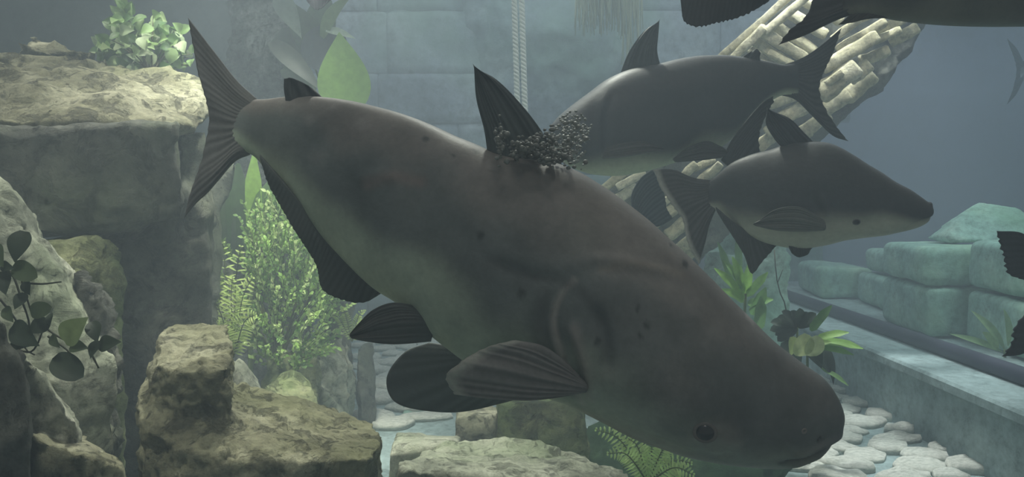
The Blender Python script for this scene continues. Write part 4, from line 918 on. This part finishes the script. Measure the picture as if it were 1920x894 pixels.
for pts in [[(-20, 480), (20, 510), (40, 560), (55, 610), (45, 650), (65, 665)], [(45, 440), (30, 480), (42, 530), (60, 590)], [(60, 590), (100, 625), (150, 650), (190, 655)], [(90, 630), (130, 660), (140, 690)], [(20, 650), (55, 660), (70, 645), (80, 620)],
            [(0, 560), (30, 600), (50, 640)], [(45, 530), (80, 532), (115, 528)], [(170, 660), (185, 690)]]: st([p + (2.03,) for p in pts], .0035, rgb(54, 56, 44))

# plants beside the ledge
t_ = plant('fleshy_leaved_plant', 'bright green fleshy leaved plant above the head of the biggest catfish', 'plant')
BG = rgb(150, 196, 92)
for a in [(1395, 560, 1338, 500, 17, BG), (1392, 550, 1372, 478, 18, BG), (1398, 550, 1402, 492, 17, BG), (1400, 555, 1440, 508, 15, rgb(132, 176, 92)), (1394, 565, 1352, 540, 15, BG), (1402, 570, 1450, 560, 16, rgb(128, 170, 100)), (1410, 590, 1436, 536, 20, rgb(120, 164, 96)),
          (1420, 620, 1426, 552, 22, rgb(120, 160, 100)), (1396, 545, 1356, 486, 15, rgb(130, 172, 96)), (1372, 540, 1344, 450, 14, rgb(104, 140, 92)), (1384, 520, 1380, 440, 14, rgb(96, 130, 90))]: bl(a[0], a[1], a[2], a[3], a[4], a[5], 4.1, 'strap', nrm=(0, -1, .5))
st([(1398, 850, 4.15), (1396, 620, 4.15), (1398, 550, 4.1)], .012)
t_ = plant('twig', 'dark thin twig standing between the bright green plant and the dark lobed leaf', 'twig')
st([(1490, 846, 4.25), (1478, 600, 4.2), (1466, 560, 4.18), (1456, 520, 4.15), (1452, 468, 4.15)], .005, rgb(58, 60, 52)); st([(1458, 530, 4.16), (1468, 505, 4.16)], .003, rgb(58, 60, 52))
t_ = plant('lobed_leaf_plant', 'dark plant with deeply lobed leaves above the snout of the biggest catfish', 'plant')
DG = rgb(58, 70, 60)
for k in range(11):
    an = math.pi * (1.08 + k * .112) if k < 8 else math.pi * (.95 - (k - 8) * .1)
    rr = 52 - 6 * (k % 2); bl(1494, 612, 1494 + math.cos(an) * rr * 1.0, 612 + math.sin(an) * rr * .72, 22, vary(DG), 3.9, 'round', nrm=(0, -1, .7), curl=.1)
for a in [(1530, 650, 1556, 700, 34, DG, 'ovate'), (1512, 640, 1540, 690, 34, DG, 'ovate'), (1548, 650, 1562, 720, 18, rgb(44, 54, 48), 'ovate'), (1470, 640, 1500, 690, 40, DG, 'ovate')]: bl(a[0], a[1], a[2], a[3], a[4], a[5], 3.85, a[6])
st([(1504, 880, 3.95), (1498, 690, 3.95), (1494, 610, 3.92)], .01)
t_ = plant('pale_leaved_plant', 'yellow green plant with pale scalloped and strap leaves beside the ledge', 'plant')
for a in [(1500, 668, 1508, 622, 40, rgb(190, 200, 144), 'round'), (1520, 668, 1530, 626, 36, rgb(196, 206, 156), 'round'), (1486, 664, 1480, 630, 30, rgb(168, 184, 120), 'round')]: bl(a[0], a[1], a[2], a[3], a[4], a[5], 3.8, a[6], nrm=(0, -1, .9))
for a in [(1530, 640, 1618, 652, 17, rgb(150, 190, 104)), (1530, 636, 1592, 622, 15, rgb(150, 186, 104)), (1525, 650, 1600, 664, 14, rgb(120, 160, 92)), (1520, 620, 1560, 570, 16, rgb(112, 148, 96)), (1540, 690, 1590, 722, 10, rgb(120, 156, 96)), (1510, 650, 1560, 640, 14, rgb(150, 180, 104))]: bl(a[0], a[1], a[2], a[3], a[4], a[5], 3.82, 'strap', nrm=(0, -1, .9))
st([(1516, 888, 3.86), (1514, 700, 3.85), (1514, 655, 3.82)], .01)
t_ = plant('slender_plant', 'slender pale green plant on the ledge in front of the block wall', 'plant')
for a in [(1884, 655, 1818, 578, 20, rgb(134, 160, 118)), (1880, 660, 1778, 622, 14, rgb(126, 154, 110)), (1890, 650, 1880, 575, 18, rgb(140, 166, 122)), (1872, 655, 1840, 620, 26, rgb(150, 176, 124)), (1890, 655, 1950, 600, 18, rgb(126, 154, 110))]: bl(a[0], a[1], a[2], a[3], a[4], a[5], 4.6, 'lance')
st([(1884, 686, 4.62), (1884, 655, 4.6)], .01)

# ------------------------------------------------------------------ rope, hanging roots, lumps
t_ = empty('rope', 'pair of pale twisted rope strands hanging in front of the back wall', 'rope')
for (xa, xb) in ((963, 974), (977, 988)):
    a, b = P(xa, -40, 4.6), P(xb, 330, 4.6); mr = MB()
    for ph in (0, math.pi):
        pts = []
        for i in range(150):
            f = i / 149; an = f * 2 * math.pi * 24 + ph; pts.append(a.lerp(b, f) + Vector((math.cos(an), math.sin(an), 0)) * .0095)
        tube(mr, pts, .0105, seg=7, n=300)
    mr.build('strand', M_ROPE, t_)
mr = MB()
for i in range(170):
    x = random.uniform(1078, 1198); y1 = random.uniform(10, 70) if x < 1165 else random.uniform(60, 150) * (1 if random.random() < .45 else .5); Y = random.uniform(6.0, 6.5)
    p = P(x, -90, Y); q = P(x + random.uniform(-6, 8), y1, Y); tube(mr, [p, p.lerp(q, .5) + Vector((random.uniform(-.02, .02), 0, 0)), q], .011, .003, 5, 6)
tag(mr.build('hanging_roots', M_ROOT), 'fringe of pale roots hanging in at the top in front of the back wall', 'roots', kind='stuff')
mr = MB(); bm = bmesh.new(); bmesh.ops.create_icosphere(bm, subdivisions=2, radius=1); iv = [v.co.copy() for v in bm.verts]; fi = [tuple(v.index for v in f.verts) for f in bm.faces]; bm.free()
def lump_at(x, y, Y, r):
    c = P(x, y, Y); sq = (random.uniform(.7, 1.2), random.uniform(.7, 1.2), random.uniform(.6, 1)); ph = random.random() * 9
    mr.add([c + Vector((v.x * sq[0], v.y * sq[1], v.z * sq[2])) * r * (1 + .25 * noise.noise(v * 1.7 + Vector((ph, 0, 0)))) for v in iv], fi)
for (cx, cy, sx, sy, n_) in [(1068, 266, 28, 34, 190), (1040, 290, 36, 18, 130), (985, 280, 34, 18, 130), (1078, 228, 20, 16, 40), (940, 262, 9, 28, 60), (1092, 250, 14, 26, 50), (1020, 260, 26, 16, 50)]:
    for i in range(n_): lump_at(random.gauss(cx, sx * .55), random.gauss(cy, sy * .55), random.uniform(1.85, 1.99) if cx < 1060 else random.uniform(2.2, 2.7), random.uniform(.002, .0085))
tag(mr.build('lumps', M_FLOC), 'cluster of small pale lumps between the dorsal fin and the catfish behind', 'lumps', kind='stuff')  # small irregular grey lumps scattered by the dorsal fin
